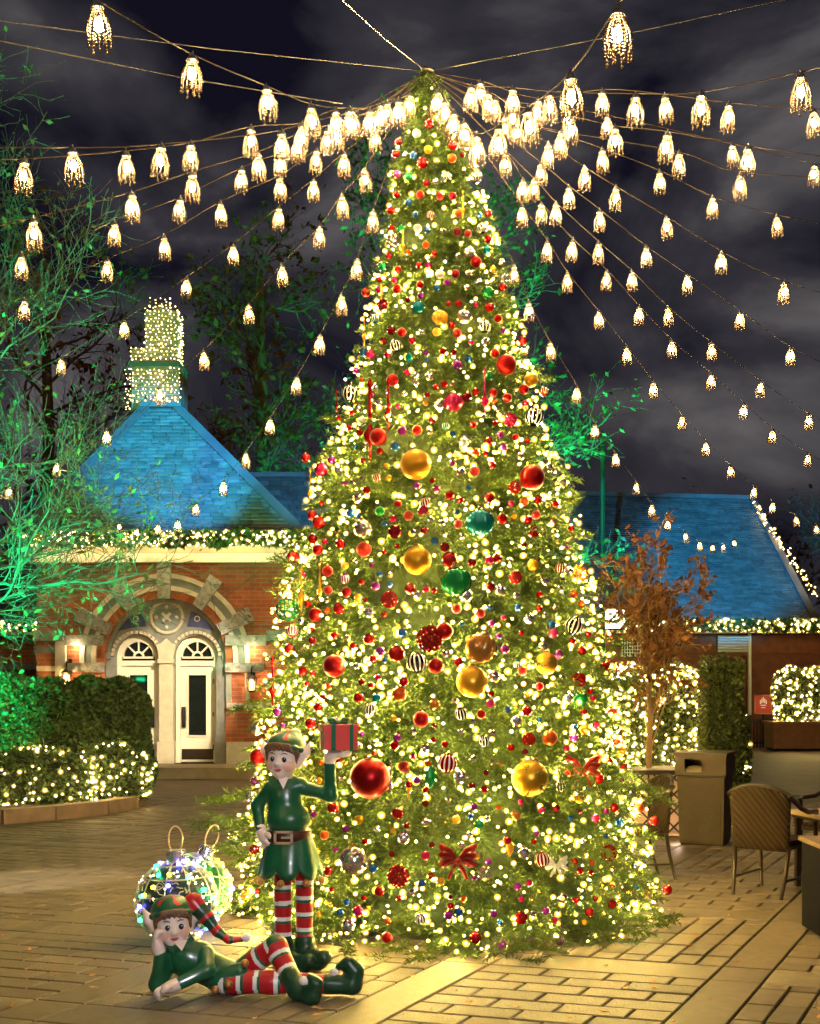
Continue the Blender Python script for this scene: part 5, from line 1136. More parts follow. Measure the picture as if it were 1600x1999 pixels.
def sdf_mesh(name, prims, res, k, mats, matfun=None):
    lo = np.min([p.lo for p in prims], 0)-.03; hi = np.max([p.hi for p in prims], 0)+.03; n = np.ceil((hi-lo)/res).astype(int)+1
    ax = [lo[i]+res*np.arange(n[i]) for i in range(3)]; D = np.full(n, 1.0)
    for gname in dict.fromkeys(p.grp for p in prims):
        G = np.full(n, 1.0)
        for p in [q for q in prims if q.grp == gname]:
            i0 = np.maximum(0, np.floor((p.lo-.035-lo)/res).astype(int)); i1 = np.minimum(n, np.ceil((p.hi+.035-lo)/res).astype(int)+1)
            sl = tuple(slice(a, b) for a, b in zip(i0, i1)); X = np.stack(np.meshgrid(ax[0][sl[0]], ax[1][sl[1]], ax[2][sl[2]], indexing='ij'), -1)
            d = p.d(X); g_ = G[sl]; h = np.maximum(k-np.abs(g_-d), 0)/k; G[sl] = np.minimum(g_, d)-h*h*k*.25
        D = np.minimum(D, G)
    S = D < 0
    c = np.zeros(n-1, int)
    for dx in (0, 1):
        for dy in (0, 1):
            for dz in (0, 1): c += S[dx:n[0]-1+dx, dy:n[1]-1+dy, dz:n[2]-1+dz]
    act = (c > 0) & (c < 8); I = np.argwhere(act); idx = np.full(act.shape, -1); idx[act] = np.arange(len(I))
    acc = np.zeros((len(I), 3)); cnt = np.zeros(len(I))
    corners = np.array([(x, y, z) for x in (0, 1) for y in (0, 1) for z in (0, 1)])
    for a in range(8):
        for b in range(a+1, 8):
            if np.abs(corners[a]-corners[b]).sum() != 1: continue
            A = I+corners[a]; B = I+corners[b]; da = D[tuple(A.T)]; db = D[tuple(B.T)]; q = (da < 0) != (db < 0)
            t = np.where(q, da/(da-db+1e-12), 0); acc += np.where(q[:, None], A+(B-A)*t[:, None], 0); cnt += q
    V = lo+res*acc/np.maximum(cnt, 1)[:, None]
    F = []
    for axn in range(3):
        o1, o2 = [(1, 2), (2, 0), (0, 1)][axn]; e = np.zeros(3, int); e[axn] = 1
        s0 = S[tuple(slice(0, n[i]-1) if i == axn else slice(0, n[i]) for i in range(3))]; s1 = S[tuple(slice(1, n[i]) if i == axn else slice(0, n[i]) for i in range(3))]
        E_ = np.argwhere(s0 != s1); E_ = E_[(E_[:, o1] > 0) & (E_[:, o2] > 0) & (E_[:, o1] < n[o1]-1) & (E_[:, o2] < n[o2]-1)]
        u = np.zeros(3, int); u[o1] = 1; w = np.zeros(3, int); w[o2] = 1
        q = [idx[tuple((E_-d_).T)] for d_ in (u*0, u, u+w, w)]; f = np.stack(q, 1); fl = ~s0[tuple(E_.T)]; f[fl] = f[fl][:, ::-1]; F.append(f[:, ::-1])
    F = np.concatenate(F); F = F[(F >= 0).all(1)]
    ctr = V[F].mean(1); best = np.full(len(F), 9.); mi = np.zeros(len(F), int)
    for p in prims:
        d = p.d(ctr); q = d < best
        mm = np.full(len(F), p.m)
        if p.stripe: t = p.t(ctr)*np.linalg.norm(p.b-p.a)+p.stripe[0]; ph = (t % p.stripe[1])/p.stripe[1]; ms = p.stripe[2] if len(p.stripe) > 2 else (3, 1, 4); mm = np.where(ph < .25, ms[0], np.where(ph < .42, ms[1], ms[2]))
        mi = np.where(q, mm, mi); best = np.where(q, d, best)
    if matfun is not None: mi = matfun(ctr, mi)
    return trimesh(name, V, F, mats, mi, True)
M_skin = mat('resin_skin', (.90, .71, .62), .38, noise=.05, nscale=20, coat=.15)
M_elfg = mat('resin_green', (.008, .10, .04), .28, noise=.2, nscale=10, coat=.5, bump=.12, bscale=25)
M_boot = mat('resin_boot', (.008, .05, .022), .3, noise=.15, nscale=10, coat=.3)
M_ewhite = mat('resin_white', (.80, .76, .72), .35, coat=.2)
M_ered = mat('resin_red', (.48, .012, .018), .33, noise=.1, nscale=14, coat=.2)
M_hair = mat('resin_hair', (.16, .075, .035), .5, noise=.35, nscale=30, bump=.9, bscale=45)
M_eye = mat('eye_white', (.85, .82, .78), .15, coat=.4); M_iris = mat('eye_iris', (.03, .035, .06), .1, coat=.6); M_lip = mat('resin_lip', (.50, .06, .06), .3, coat=.2)
M_bell = mat('bell_brass', (.50, .24, .07), .35, .6); M_belt = mat('resin_belt', (.05, .012, .01), .35, coat=.2); M_buck = mat('buckle_gold', (.75, .52, .30), .3, .6)
M_cheek = mat('resin_cheek', (.85, .50, .40), .4, coat=.15)
SK, GR, BT, WH, RD = 0, 1, 2, 3, 4
EM = [M_skin, M_elfg, M_boot, M_ewhite, M_ered, M_cheek]
def head(C, R, s, prims, o, hat, ears=(-1, 1)):
    C = np.array(C); H = lambda x, y, z: C + R@(np.array((x, y, z))*s)
    rr = lambda *r: np.array(r)*s
    prims += [ell(SK, 'head', H(0, .012, .02), rr(.098, .105, .108), R), ell(SK, 'head', H(0, -.02, -.045), rr(.078, .075, .075), R), ell(SK, 'head', H(0, -.056, -.09), rr(.034, .032, .028), R),
              ell(SK, 'head', H(0, -.103, -.02), rr(.014, .018, .013), R), cap(SK, 'head', H(0, -.085, .0), H(0, -.1, -.018), .010*s, .012*s), cap(SK, 'head', H(0, .01, -.07), H(0, .03, -.17), .044*s, .05*s)]
    for q in (-1, 1): prims += [ell(5, 'head', H(q*.046, -.058, -.038), rr(.034, .034, .032), R)]
    for q in ears: prims += [cap(SK, 'ear%d' % q, H(q*.085, .01, -.03), H(q*.128, .02, .035), .03*s, .024*s), cap(SK, 'ear%d' % q, H(q*.128, .02, .035), H(q*.158, .03, .105), .024*s, .005*s)]
    def part(b, name, m): b.build(name, m, o, True)
    for q in (-1, 1):
        b = MB(); b.ball(H(q*.037, -.089, .004), .0185*s, 12, 8, sc3=(1, .62, .95), R=Matrix(R.tolist())); part(b, 'eye', M_eye)
        b = MB(); b.ball(H(q*.037+.003, -.0975, .003), .0150*s, 12, 8, sc3=(.95, .45, 1.12), R=Matrix(R.tolist())); part(b, 'iris', M_iris)
        b = MB(); b.ball(H(q*.037+.007, -.1045, .009), .0032*s, 8, 6); part(b, 'eye_glint', M_eye)
        b = MB(); b.tube([H(q*.018, -.098, .034), H(q*.038, -.098, .042), H(q*.056, -.086, .036)], [.002*s, .004*s, .002*s], 6); part(b, 'eyebrow', M_hair)
    b = MB(); b.ball(H(0, -.094, -.060), .024*s, 14, 8, sc3=(1, .5, .36), R=Matrix(R.tolist())); b.ball(H(0, -.095, -.066), .017*s, 12, 8, sc3=(1, .55, .4), R=Matrix(R.tolist())); part(b, 'mouth', M_lip)
    n = R@np.array((0, .69, 1.0)); n /= np.linalg.norm(n)
    hp = [ell(0, 'h', H(0, .02, .03), rr(.108, .113, .104), R, cut=(n, H(0, -.09, .058)))] + [cap(0, 'h', H(x, -.093+.9*x*x, .088-1.5*x*x), H(x*1.35+.008, -.103+2.2*x*x, .056-1.8*x*x), .016*s, .006*s) for x in (-.06, -.04, -.02, 0, .02, .04, .06)] + [cap(0, 'h', H(q*.092, -.035, .05), H(q*.096, -.03, -.02), .016*s, .008*s) for q in (-1, 1)]
    link('hair', sdf_mesh('hair', hp, .006, .01, [M_hair]), o)
    n2 = R@np.array((0, .35, 1.0)); n2 /= np.linalg.norm(n2)
    tp = [ell(0, 'h', H(0, .035, .07), rr(.116, .124, .084), R, cut=(n2, H(0, -.09, .085)))] + [cap(0, 'r', H(.117*math.sin(a), .035-.122*math.cos(a), .083-.043*(1-math.cos(a))), H(.117*math.sin(a+.42), .035-.122*math.cos(a+.42), .083-.043*(1-math.cos(a+.42))), .014*s, .014*s) for a in np.arange(0, 6.2, .42)] + hat(H, s)
    def stripe(c, mi):
        q = (c-C)@R/s; a = np.arctan2(q[:, 0], -(q[:, 1]-.035)); zz = q[:, 2]
        return np.where((mi == 0) & (zz > .115) & (np.abs(((a*2.6/PI+.25*np.sin(zz*60)) % 1)-.5) < .12), 1, mi)
    link('hat', sdf_mesh('hat', tp, .006, .014, [M_elfg, M_ered, M_boot, M_ewhite, M_ered], stripe), o)
def hand(prims, wrist, palm, fdir, pdir, grp, s=1.0, curl=.5, thumb=1):
    """palm centre, finger direction, palm normal; five fingers, curled."""
    f = np.array(fdir, float); f /= np.linalg.norm(f); p = np.array(pdir, float); p -= f*(p@f); p /= np.linalg.norm(p); sd = np.cross(f, p); pc = np.array(palm)
    R = np.stack([sd, f, p], 1); prims.append(ell(SK, grp, pc, (.034*s, .04*s, .018*s), R)); prims.append(cap(SK, grp, wrist, pc-f*.02*s, .026*s, .024*s))
    for i, (u, L) in enumerate(((-.024, .026), (-.008, .03), (.008, .029), (.024, .022))):
        a = pc+sd*u*s+f*.03*s; b = a+(f*(1-curl*.5)+p*curl*.6)*L*s; c = b+(f*(1-curl*1.5)+p*curl*1.1)*L*.8*s
        prims += [cap(SK, grp+'f%d' % i, a, b, .0086*s, .0080*s), cap(SK, grp+'f%d' % i, b, c, .0080*s, .0068*s)]
    a = pc+sd*thumb*.03*s-f*.012*s; b = a+(sd*thumb*.7+f*.6+p*.3)*.026*s; c = b+(f*.9+p*.4)*.02*s
    prims += [cap(SK, grp+'t', a, b, .011*s, .010*s), cap(SK, grp+'t', b, c, .010*s, .008*s)]
# ---- standing elf
EY = 7.5; E0 = P(575, 1330+FPX*CAMZ/EY, EY); E0.z = 0
def ec(x, y, dy=0.): v = P(x, y, EY+dy)-E0; return np.array(v)
o = empty('elf_statue', E0); tag(o, 'standing elf statue in green tunic lifting a red gift box', 'statue', 'painted elf statues')
pr = []
yaw = math.radians(-16)
head(ec(554, 1479, -.02), rot(yaw, math.radians(3), math.radians(4)), .97, pr, o, lambda H, s: [cap(0, 'h', H(.02, .05, .11), H(.03, .09, .13), .06*s, .04*s)])
S0, S1 = .0, .092
pr += [ell(GR, 'torso', ec(556, 1566), (.10, .08, .15)), ell(GR, 'torso', ec(563, 1600, -.01), (.127, .105, .10)), cap(GR, 'torso', ec(530, 1538), ec(586, 1533), .048, .048), ell(GR, 'torso', ec(562, 1650), (.13, .11, .10)),
       cap(GR, 'armL', ec(527, 1540), ec(503, 1572, .02), .042, .036), cap(GR, 'armL', ec(503, 1572, .02), ec(508, 1616, -.03), .036, .031),
       cap(GR, 'armR', ec(590, 1538), ec(645, 1552, -.02), .044, .038), cap(GR, 'armR', ec(645, 1552, -.02), ec(643, 1492, -.05), .037, .034),
       cap(WH, 'legL', ec(551, 1665), ec(553, 1848), .056, .048, (S0, S1)), cap(WH, 'legR', ec(594, 1665), ec(594, 1848), .056, .048, (.03, S1)),
       cap(BT, 'bootL', ec(553, 1836), ec(556, 1868), .058, .062), cap(BT, 'bootL', ec(556, 1872), ec(588, 1884, -.11), .056, .052), cap(BT, 'bootL', ec(588, 1884, -.11), ec(603, 1874, -.17), .052, .040),
       cap(BT, 'bootR', ec(595, 1836), ec(598, 1864), .058, .064), cap(BT, 'bootR', ec(598, 1868), ec(620, 1872, -.09), .06, .058), cap(BT, 'bootR', ec(620, 1872, -.09), ec(632, 1868, -.14), .056, .046)]
hand(pr, ec(508, 1614, -.03), ec(513, 1634, -.04), (.3, -.2, -1), (.7, .6, 0), 'handL', 1.15, .9)
hand(pr, ec(643, 1490, -.05), ec(652, 1475, -.07), (1, -.25, .12), (0, 0, 1), 'handR', 1.25, .12, -1)
link('body', sdf_mesh('body', pr, .0056, .03, EM), o)
def skirtmesh(z0, r0, z1, r1, c, depth, lobes=8):
    V, F = [], []; n = lobes*8; K = 9
    for i in range(K):
        t = i/(K-1)
        for j in range(n):
            a = 2*PI*j/n; lob = abs(math.cos(a*lobes/2)); r = r0+(r1-r0)*t**.85; r *= 1+.055*t*(2*lob-1); z = z0+(z1-z0)*t - t**3*.055*(lob**.7) + .02*t
            V.append((c[0]+r*math.cos(a), c[1]+r*math.sin(a)*depth, z))
    V2 = [(x*.94+c[0]*.06, y*.94+c[1]*.06, z+.004) for x, y, z in V]; m = len(V)
    F = [(i*n+j, (i+1)*n+j, (i+1)*n+(j+1) % n, i*n+(j+1) % n) for i in range(K-1) for j in range(n)]
    F += [tuple(m+q for q in f[::-1]) for f in F] + [((K-1)*n+j, m+(K-1)*n+j, m+(K-1)*n+(j+1) % n, (K-1)*n+(j+1) % n) for j in range(n)]
    b = MB(); b.add(V + V2, [f[::-1] for f in F]); return b
zc_ = lambda y: ec(0, y)[2]
sk = ec(566, 1650); skirtmesh(zc_(1634), .128, zc_(1700), .185, (sk[0], 0, 0), .85).build('skirt', M_elfg, o, True)
for a in (-.2, -.985, -1.77, -2.55, -2.94):
    b = MB(); b.ball((sk[0]+.192*math.cos(a), .165*math.sin(a)-.01, zc_(1716)), .022, 10, 8); b.build('bell', M_bell, o, True)
bc = ec(562, 1630)
b = MB(); b.lathe([(.130, -.034), (.137, -.03), (.137, .03), (.130, .034)], 32, (0, 0, 0)); v = np.concatenate(b.V)*np.array((1, .86, 1))+np.array((bc[0], 0, bc[2])); b.V = [v]; b.build('belt', M_belt, o, True)
kx = ec(557, 1630)
b = MB()
for sx in (-1, 1): b.box((kx[0]+sx*.048, -.123, kx[2]), (.014, .014, .074))
for sz in (-1, 1): b.box((kx[0], -.123, kx[2]+sz*.032), (.11, .014, .013))
b.box((kx[0]+.015, -.126, kx[2]), (.055, .012, .010)); b.build('buckle', M_buck, o)
for s in (-1, 1):
    c0 = ec(552+s*16, 1526, -.075); b = MB(); b.add([ec(552+s*3, 1534, -.092), ec(552+s*22, 1514, -.055), ec(552+s*30, 1522, -.06), ec(552+s*14, 1541, -.09)], [(0, 1, 2, 3)]); v = b.V[0]; b.add(v+np.array((0, .012, 0)), [(3, 2, 1, 0)]); b.build('collar', M_elfg, o)
b = MB(); b.add([ec(541, 1517, -.082), ec(563, 1517, -.082), ec(553, 1540, -.097), ec(541, 1517, -.05), ec(563, 1517, -.05), ec(553, 1540, -.06)], [(0, 2, 1), (3, 4, 5), (0, 1, 4, 3), (1, 2, 5, 4), (2, 0, 3, 5)]); b.build('neckline', M_skin, o)
# gift box on the raised hand
gp = ec(660, 1466, -.07)+np.array(E0)
go = empty('gift_box', gp, math.radians(14)); tag(go, 'red gift box with green ribbon on the raised hand of the elf', 'gift box')
b = MB(); b.box((0, 0, .078), (.19, .17, .135)); b.box((0, 0, .135), (.205, .185, .04)); b.build('box', mat('gift_red', (.66, .035, .015), .35, noise=.08, coat=.2), go)
b = MB(); b.box((-.045, 0, .083), (.026, .189, .150)); b.box((.06, 0, .083), (.022, .1885, .1495)); b.box((0, 0, .0835), (.2085, .026, .1485)); b.build('ribbon', M_elfg, go)
b = MB()
for s in (-1, 1): b.tube([(0, 0, .158), (s*.03, 0, .185), (s*.065, 0, .18), (s*.05, 0, .163), (0, 0, .158)], [.008, .014, .014, .012, .008], 7)
b.build('bow', M_elfg, go, True)
# ---- reclining elf
RYD = 6.9; L0_ = P(480, 1330+FPX*CAMZ/RYD, RYD); L0_.z = 0
def lc(x, y, dy=0.): return np.array(P(x, y, RYD+dy)-L0_)
o = empty('elf_statue', L0_); tag(o, 'reclining elf statue propping its chin on one hand in the foreground', 'statue', 'painted elf statues')
pr = []
def tail(H, s):
    pts = [lc(378, 1762, .02), lc(402, 1790, .0), lc(424, 1818, -.02), lc(446, 1834, -.03), lc(472, 1833, -.03)]; rad = [.055, .040, .028, .021, .015]
    r = []
    for i in range(4): 
        q = cap(2, 'tail', pts[i], pts[i+1], rad[i], rad[i+1], (.025*i, .10, (4, 4, 2))); r.append(q)
    return r + [ell(3, 'pom', lc(481, 1829, -.03), (.026, .026, .026))]
_old = None
head(lc(337, 1803, -.03), rot(math.radians(14), math.radians(-4), math.radians(3)), .96, pr, o, tail)
pr += [ell(GR, 'torso', lc(372, 1872, -.02), (.105, .095, .11)), cap(GR, 'torso', lc(362, 1866, -.02), lc(438, 1906, 0), .098, .092), cap(GR, 'torso', lc(342, 1862, -.04), lc(398, 1856, -.03), .045, .048), ell(GR, 'torso', lc(446, 1908, 0), (.105, .10, .092)),
       cap(GR, 'arm1', lc(338, 1862, -.04), lc(308, 1920, -.09), .046, .045), cap(GR, 'arm1', lc(308, 1920, -.09), lc(314, 1866, -.12), .043, .036),
       cap(GR, 'arm2', lc(402, 1862, -.07), lc(404, 1893, -.16), .044, .040), cap(GR, 'arm2', lc(404, 1893, -.16), lc(346, 1921, -.22), .04, .033),
       cap(WH, 'leg1', lc(440, 1916, -.06), lc(530, 1917, -.08), .066, .060, (.02, .09)), cap(WH, 'leg1', lc(530, 1917, -.08), lc(636, 1920, -.08), .060, .05, (.075, .09)),
       cap(WH, 'leg2', lc(456, 1906, .06), lc(538, 1848, -.01), .068, .060, (0, .09)), cap(WH, 'leg2', lc(538, 1848, -.01), lc(572, 1916, -.13), .060, .05, (.04, .09)),
       cap(BT, 'boot1', lc(640, 1920, -.08), lc(684, 1922, -.08), .054, .052), cap(BT, 'boot1', lc(688, 1920, -.08), lc(692, 1895, -.08), .050, .045), cap(BT, 'boot1', lc(692, 1895, -.08), lc(680, 1880, -.08), .043, .034), cap(BT, 'boot1', lc(680, 1880, -.08), lc(661, 1886, -.08), .032, .018),
       ell(WH, 'pom1', lc(652, 1897, -.08), (.024, .024, .024)),
       cap(BT, 'boot2', lc(566, 1905, -.12), lc(582, 1932, -.17), .055, .055), cap(BT, 'boot2', lc(582, 1932, -.17), lc(608, 1944, -.22), .05, .045), cap(BT, 'boot2', lc(608, 1944, -.22), lc(616, 1920, -.24), .042, .034), cap(BT, 'boot2', lc(616, 1920, -.24), lc(604, 1906, -.24), .03, .016),
       ell(WH, 'pom2', lc(592, 1914, -.24), (.024, .024, .024)),
       cap(GR, 'flap', lc(462, 1896, .0), lc(492, 1853, .02), .05, .008), cap(GR, 'flap2', lc(430, 1912, -.05), lc(468, 1895, -.07), .07, .045)]
hand(pr, lc(313, 1864, -.12), lc(307, 1842, -.125), (-.25, .05, 1), (.8, .2, .1), 'hand1', 1.25, .75)
hand(pr, lc(346, 1921, -.22), lc(328, 1927, -.235), (-1, -.15, -.25), (0, -.35, -1), 'hand2', 1.3, .8)
link('body', sdf_mesh('body', pr, .0056, .03, EM), o)
for q in (lc(478, 1880, -.10), lc(420, 1932, -.14), lc(446, 1921, -.16)):
    b = MB(); b.ball(q, .023, 10, 8); b.build('bell', M_bell, o, True)
b = MB(); b.tube([lc(414, 1893, -.09), lc(422, 1878, -.02), lc(432, 1874, .05)], .016, 7); b.build('belt', M_belt, o, True)
for s in (-1, 1):
    b = MB(); b.add([lc(352+s*2, 1849, -.125), lc(350+s*22, 1830+s*-4, -.09), lc(350+s*30, 1838-s*4, -.085), lc(352+s*16, 1856-s*3, -.12)], [(0, 1, 2, 3)]); v = b.V[0]; b.add(v+np.array((0, .012, 0)), [(3, 2, 1, 0)]); b.build('collar', M_elfg, o)

b = MB(); b.add([lc(338, 1838, -.12), lc(366, 1834, -.12), lc(355, 1856, -.135), lc(338, 1838, -.08), lc(366, 1834, -.08), lc(355, 1856, -.09)], [(0, 2, 1), (3, 4, 5), (0, 1, 4, 3), (1, 2, 5, 4), (2, 0, 3, 5)]); b.build('neckline', M_skin, o)

# ------------------------------------------------------------------ two big wire light balls behind the reclining elf
def light_ball(px, Y, r, tilt, az, label, seed, inner):
    o = empty('light_ball', (P(px, 0, Y).x, Y, r)); tag(o, label, 'light ball', 'large wire light balls'); g = np.random.default_rng(seed)
    b = MB(); b.ball((0, 0, 0), r*.93, 28, 18); b.build('shell', inner, o, True)
    b = MB(); T = Matrix.Rotation(tilt, 3, 'Y') @ Matrix.Rotation(az, 3, 'Z')
    def sp(t, p, k=1.0): return T @ Vector((r*k*math.sin(t)*math.cos(p), r*k*math.sin(t)*math.sin(p), r*k*math.cos(t)))
    for i in range(10): b.tube([sp(t, i*PI/5) for t in np.linspace(.15, PI-.12, 20)], .0045, 5)
    for q in (.45, .9, 1.35, 1.8, 2.25): b.tube([sp(q, p) for p in np.linspace(0, 2*PI, 33)[:-1]], .0055, 5, closed=True)
    b.build('wire_frame', mat('wire_silver', (.6, .55, .44), .3, .5), o)
    b = MB()
    for k in range(330):                                  # curls and snowflake sprigs of white wire
        t0, p0 = math.acos(1-2*g.random()), g.random()*2*PI; a = g.random()*6.28; path = []
        for j in range(4): path.append(sp(t0+.045*j*math.cos(a)+.03*g.normal(), p0+.06*j*math.sin(a)+.03*g.normal(), 1.0))
        b.tube(path, .0036, 4)
    tag(b.build('wire_sprigs', mat('wire_white', (.62, .58, .46), .4), o), kind='stuff')
    for nm, c, n, st_ in (('warm_bulbs', (1., .74, .30), 70, 16), ('white_bulbs', (.75, .82, 1.), 26, 12), ('green_bulbs', (.02, 1., .25), 16, 16), ('blue_bulbs', (.10, .10, 1.), 14, 22), ('yellow_bulbs', (1., .62, .03), 16, 12)):
        q = g.normal(size=(n, 3)); q /= np.linalg.norm(q, axis=1)[:, None]
        tag(dots(nm, q*r*1.005, .0062 if n > 20 else .016, glow('lb_'+nm, c, st_), o), kind='stuff')
    b = MB(); b.lathe([(.062*r/.27, r*.97), (.066*r/.27, r*1.23), (.05*r/.27, r*1.25)], 20); v = np.concatenate(b.V)@np.array(T).T; b.V = [v]; b.build('cap', mat('ball_cap', (.60, .58, .62), .25, .8), o)
    b = MB(); b.tube([T @ Vector((.045*math.cos(a), 0, r*1.24+.07+.085*math.sin(a))) for a in np.linspace(-1.2, PI+1.2, 20)], .005, 6); b.build('loop', mat('loop_brass', (.75, .58, .38), .3, .7), o)
    for p_, w_, c_ in (((0, 0, 0), 0, 0),): pass
light_ball(345, 8.25, .265, -.02, .2, 'nearer big wire light ball, cap upright, behind the reclining elf', 51, mat('ball_core', (.012, .035, .05), .35, .3, noise=.8, nscale=40))
light_ball(382, 8.8, .25, .30, .5, 'rear big wire light ball with tilted cap beside the tree', 52, mat('ball_core2', (.01, .20, .05), .35, .3, noise=.6, nscale=30))
# ------------------------------------------------------------------ lattice planter, bin, chairs, tables
LY = 13.8
o = empty('lattice_planter', (*P(1265, 1330, LY+.25)[:2], 0)); tag(o, 'planter box with dark lattice front right of the Christmas tree', 'planter')
M_lat = mat('lattice_bar', (.03, .018, .012), .5, .3)
wl, wr = P(1200, 0, LY).x-o.location.x, P(1332, 0, LY).x-o.location.x; zt = P(0, 1507, LY).z; y0 = LY-o.location.y
b = MB(); b.box(((wl+wr)/2, y0+.35, zt/2), (wr-wl, .6, zt-.02)); b.build('box', mat('planter_pink', (.62, .42, .34), .7, noise=.1), o)
b = MB(); b.box(((wl+wr)/2, y0+.3, zt), (wr-wl+.06, .74, .05)); b.build('rim', M_lat, o)
W = wr-wl; st = W/4; n = 0
def lbar(a, c):
    bb = MB(); bb.bar((a[0], y0+.02, a[1]), (c[0], y0+.02, c[1]), .018, .018, up=(0, 1, 0)); bb.build('lattice_bar', M_lat, o)
H_ = zt-.03
for i in range(-4, 5):
    for s in (1, -1):
        xa = wl + i*st if s > 0 else wr - i*st; pa = [xa, 0.02]; pc = [xa+s*H_, H_]
        for q, r in ((pa, pc), (pc, pa)):
            for lim_ in (wl, wr):
                if (q[0] < wl and lim_ == wl) or (q[0] > wr and lim_ == wr):
                    t = (lim_-q[0])/(r[0]-q[0]); q[1] += (r[1]-q[1])*t; q[0] = lim_
        if abs(pa[0]-pc[0]) > .05 and wl-.01 <= pa[0] <= wr+.01 and wl-.01 <= pc[0] <= wr+.01: lbar(pa, pc)
for i in range(3): X = wl+W*(i+.5)/3; lbar((X, H_*.45), (X, H_))
hl = point('planter_uplight', (o.location.x+.2, LY-.5, .1), (1., .72, .5), 5, .05)
# waste bin
o = empty('waste_bin', (*P(1376, 1650, 13.3)[:2], 0), math.radians(-24)); tag(o, 'square brown litter bin with open slot right of the tree', 'litter bin')
M_bin = mat('bin_panel', (.042, .025, .013), .6, noise=.2, nscale=8, bump=.2); hb = .74
b = MB(); b.box((0, 0, .02+hb/2), (.44, .44, hb), taper=1.1); b.build('body', M_bin, o)
for s in (-1, 1):
    bb = MB()
    for i in range(4): bb.box((s*.0, -.226-.010*(i/3), .13+.16*i), (.40, .008, .15)); 
    if s > 0: bb.build('panel', M_bin, o)
b = MB(); b.box((0, 0, .775), (.5, .5, .02)); b.build('seam', M_black, o)
lidm = mat('bin_lid', (.055, .033, .018), .5, noise=.15)
b = MB(); t_ = .52
for s in (-1, 1):
    b.box((s*.24, 0, .90), (.04, t_, .22)); 
b.box((0, .24, .90), (.44, .04, .22)); b.box((0, -.24, .985), (.44, .04, .05)); b.box((0, -.24, .80), (.44, .04, .03)); b.box((.12, -.24, .89), (.2, .04, .15)); b.box((-.19, -.24, .89), (.06, .04, .15)); b.box((0, 0, 1.02), (.54, .54, .03)); b.build('hood', lidm, o)
b = MB(); b.ball((-.07, -.08, .80), .14, 12, 8, sc3=(1, .9, .6)); b.build('liner_bag', mat('bin_bag', (.35, .28, .18), .5, noise=.2), o, True)
b = MB(); b.box((0, 0, .01), (.42, .42, .02)); b.build('foot', M_black, o); o.scale = (1, 1, .92)
# woven armchairs
def weave():
    m = bpy.data.materials.new('woven_rattan'); m.use_nodes = True; nt = m.node_tree; N = nt.nodes; L = nt.links; p = N['Principled BSDF']; p.inputs['Roughness'].default_value = .7; p.inputs['Specular IOR Level'].default_value = .15
    tc = N.new('ShaderNodeTexCoord'); w = N.new('ShaderNodeTexWave'); w.wave_type = 'BANDS'; w.bands_direction = 'DIAGONAL'; w.inputs['Scale'].default_value = 12; w.inputs['Distortion'].default_value = 1.2; w.inputs['Detail'].default_value = 1
    L.new(tc.outputs['Object'], w.inputs['Vector']); r = N.new('ShaderNodeValToRGB'); r.color_ramp.elements[0].color = (.008, .005, .003, 1); r.color_ramp.elements[1].color = (.036, .020, .010, 1)
    L.new(w.outputs['Fac'], r.inputs[0]); L.new(r.outputs[0], p.inputs['Base Color']); bp = N.new('ShaderNodeBump'); bp.inputs['Strength'].default_value = .8; bp.inputs['Distance'].default_value = .01; L.new(w.outputs['Fac'], bp.inputs['Height']); L.new(bp.outputs[0], p.inputs['Normal']); return m
M_weave = weave(); M_frame = mat('chair_frame', (.03, .02, .014), .35, .3, coat=.2)
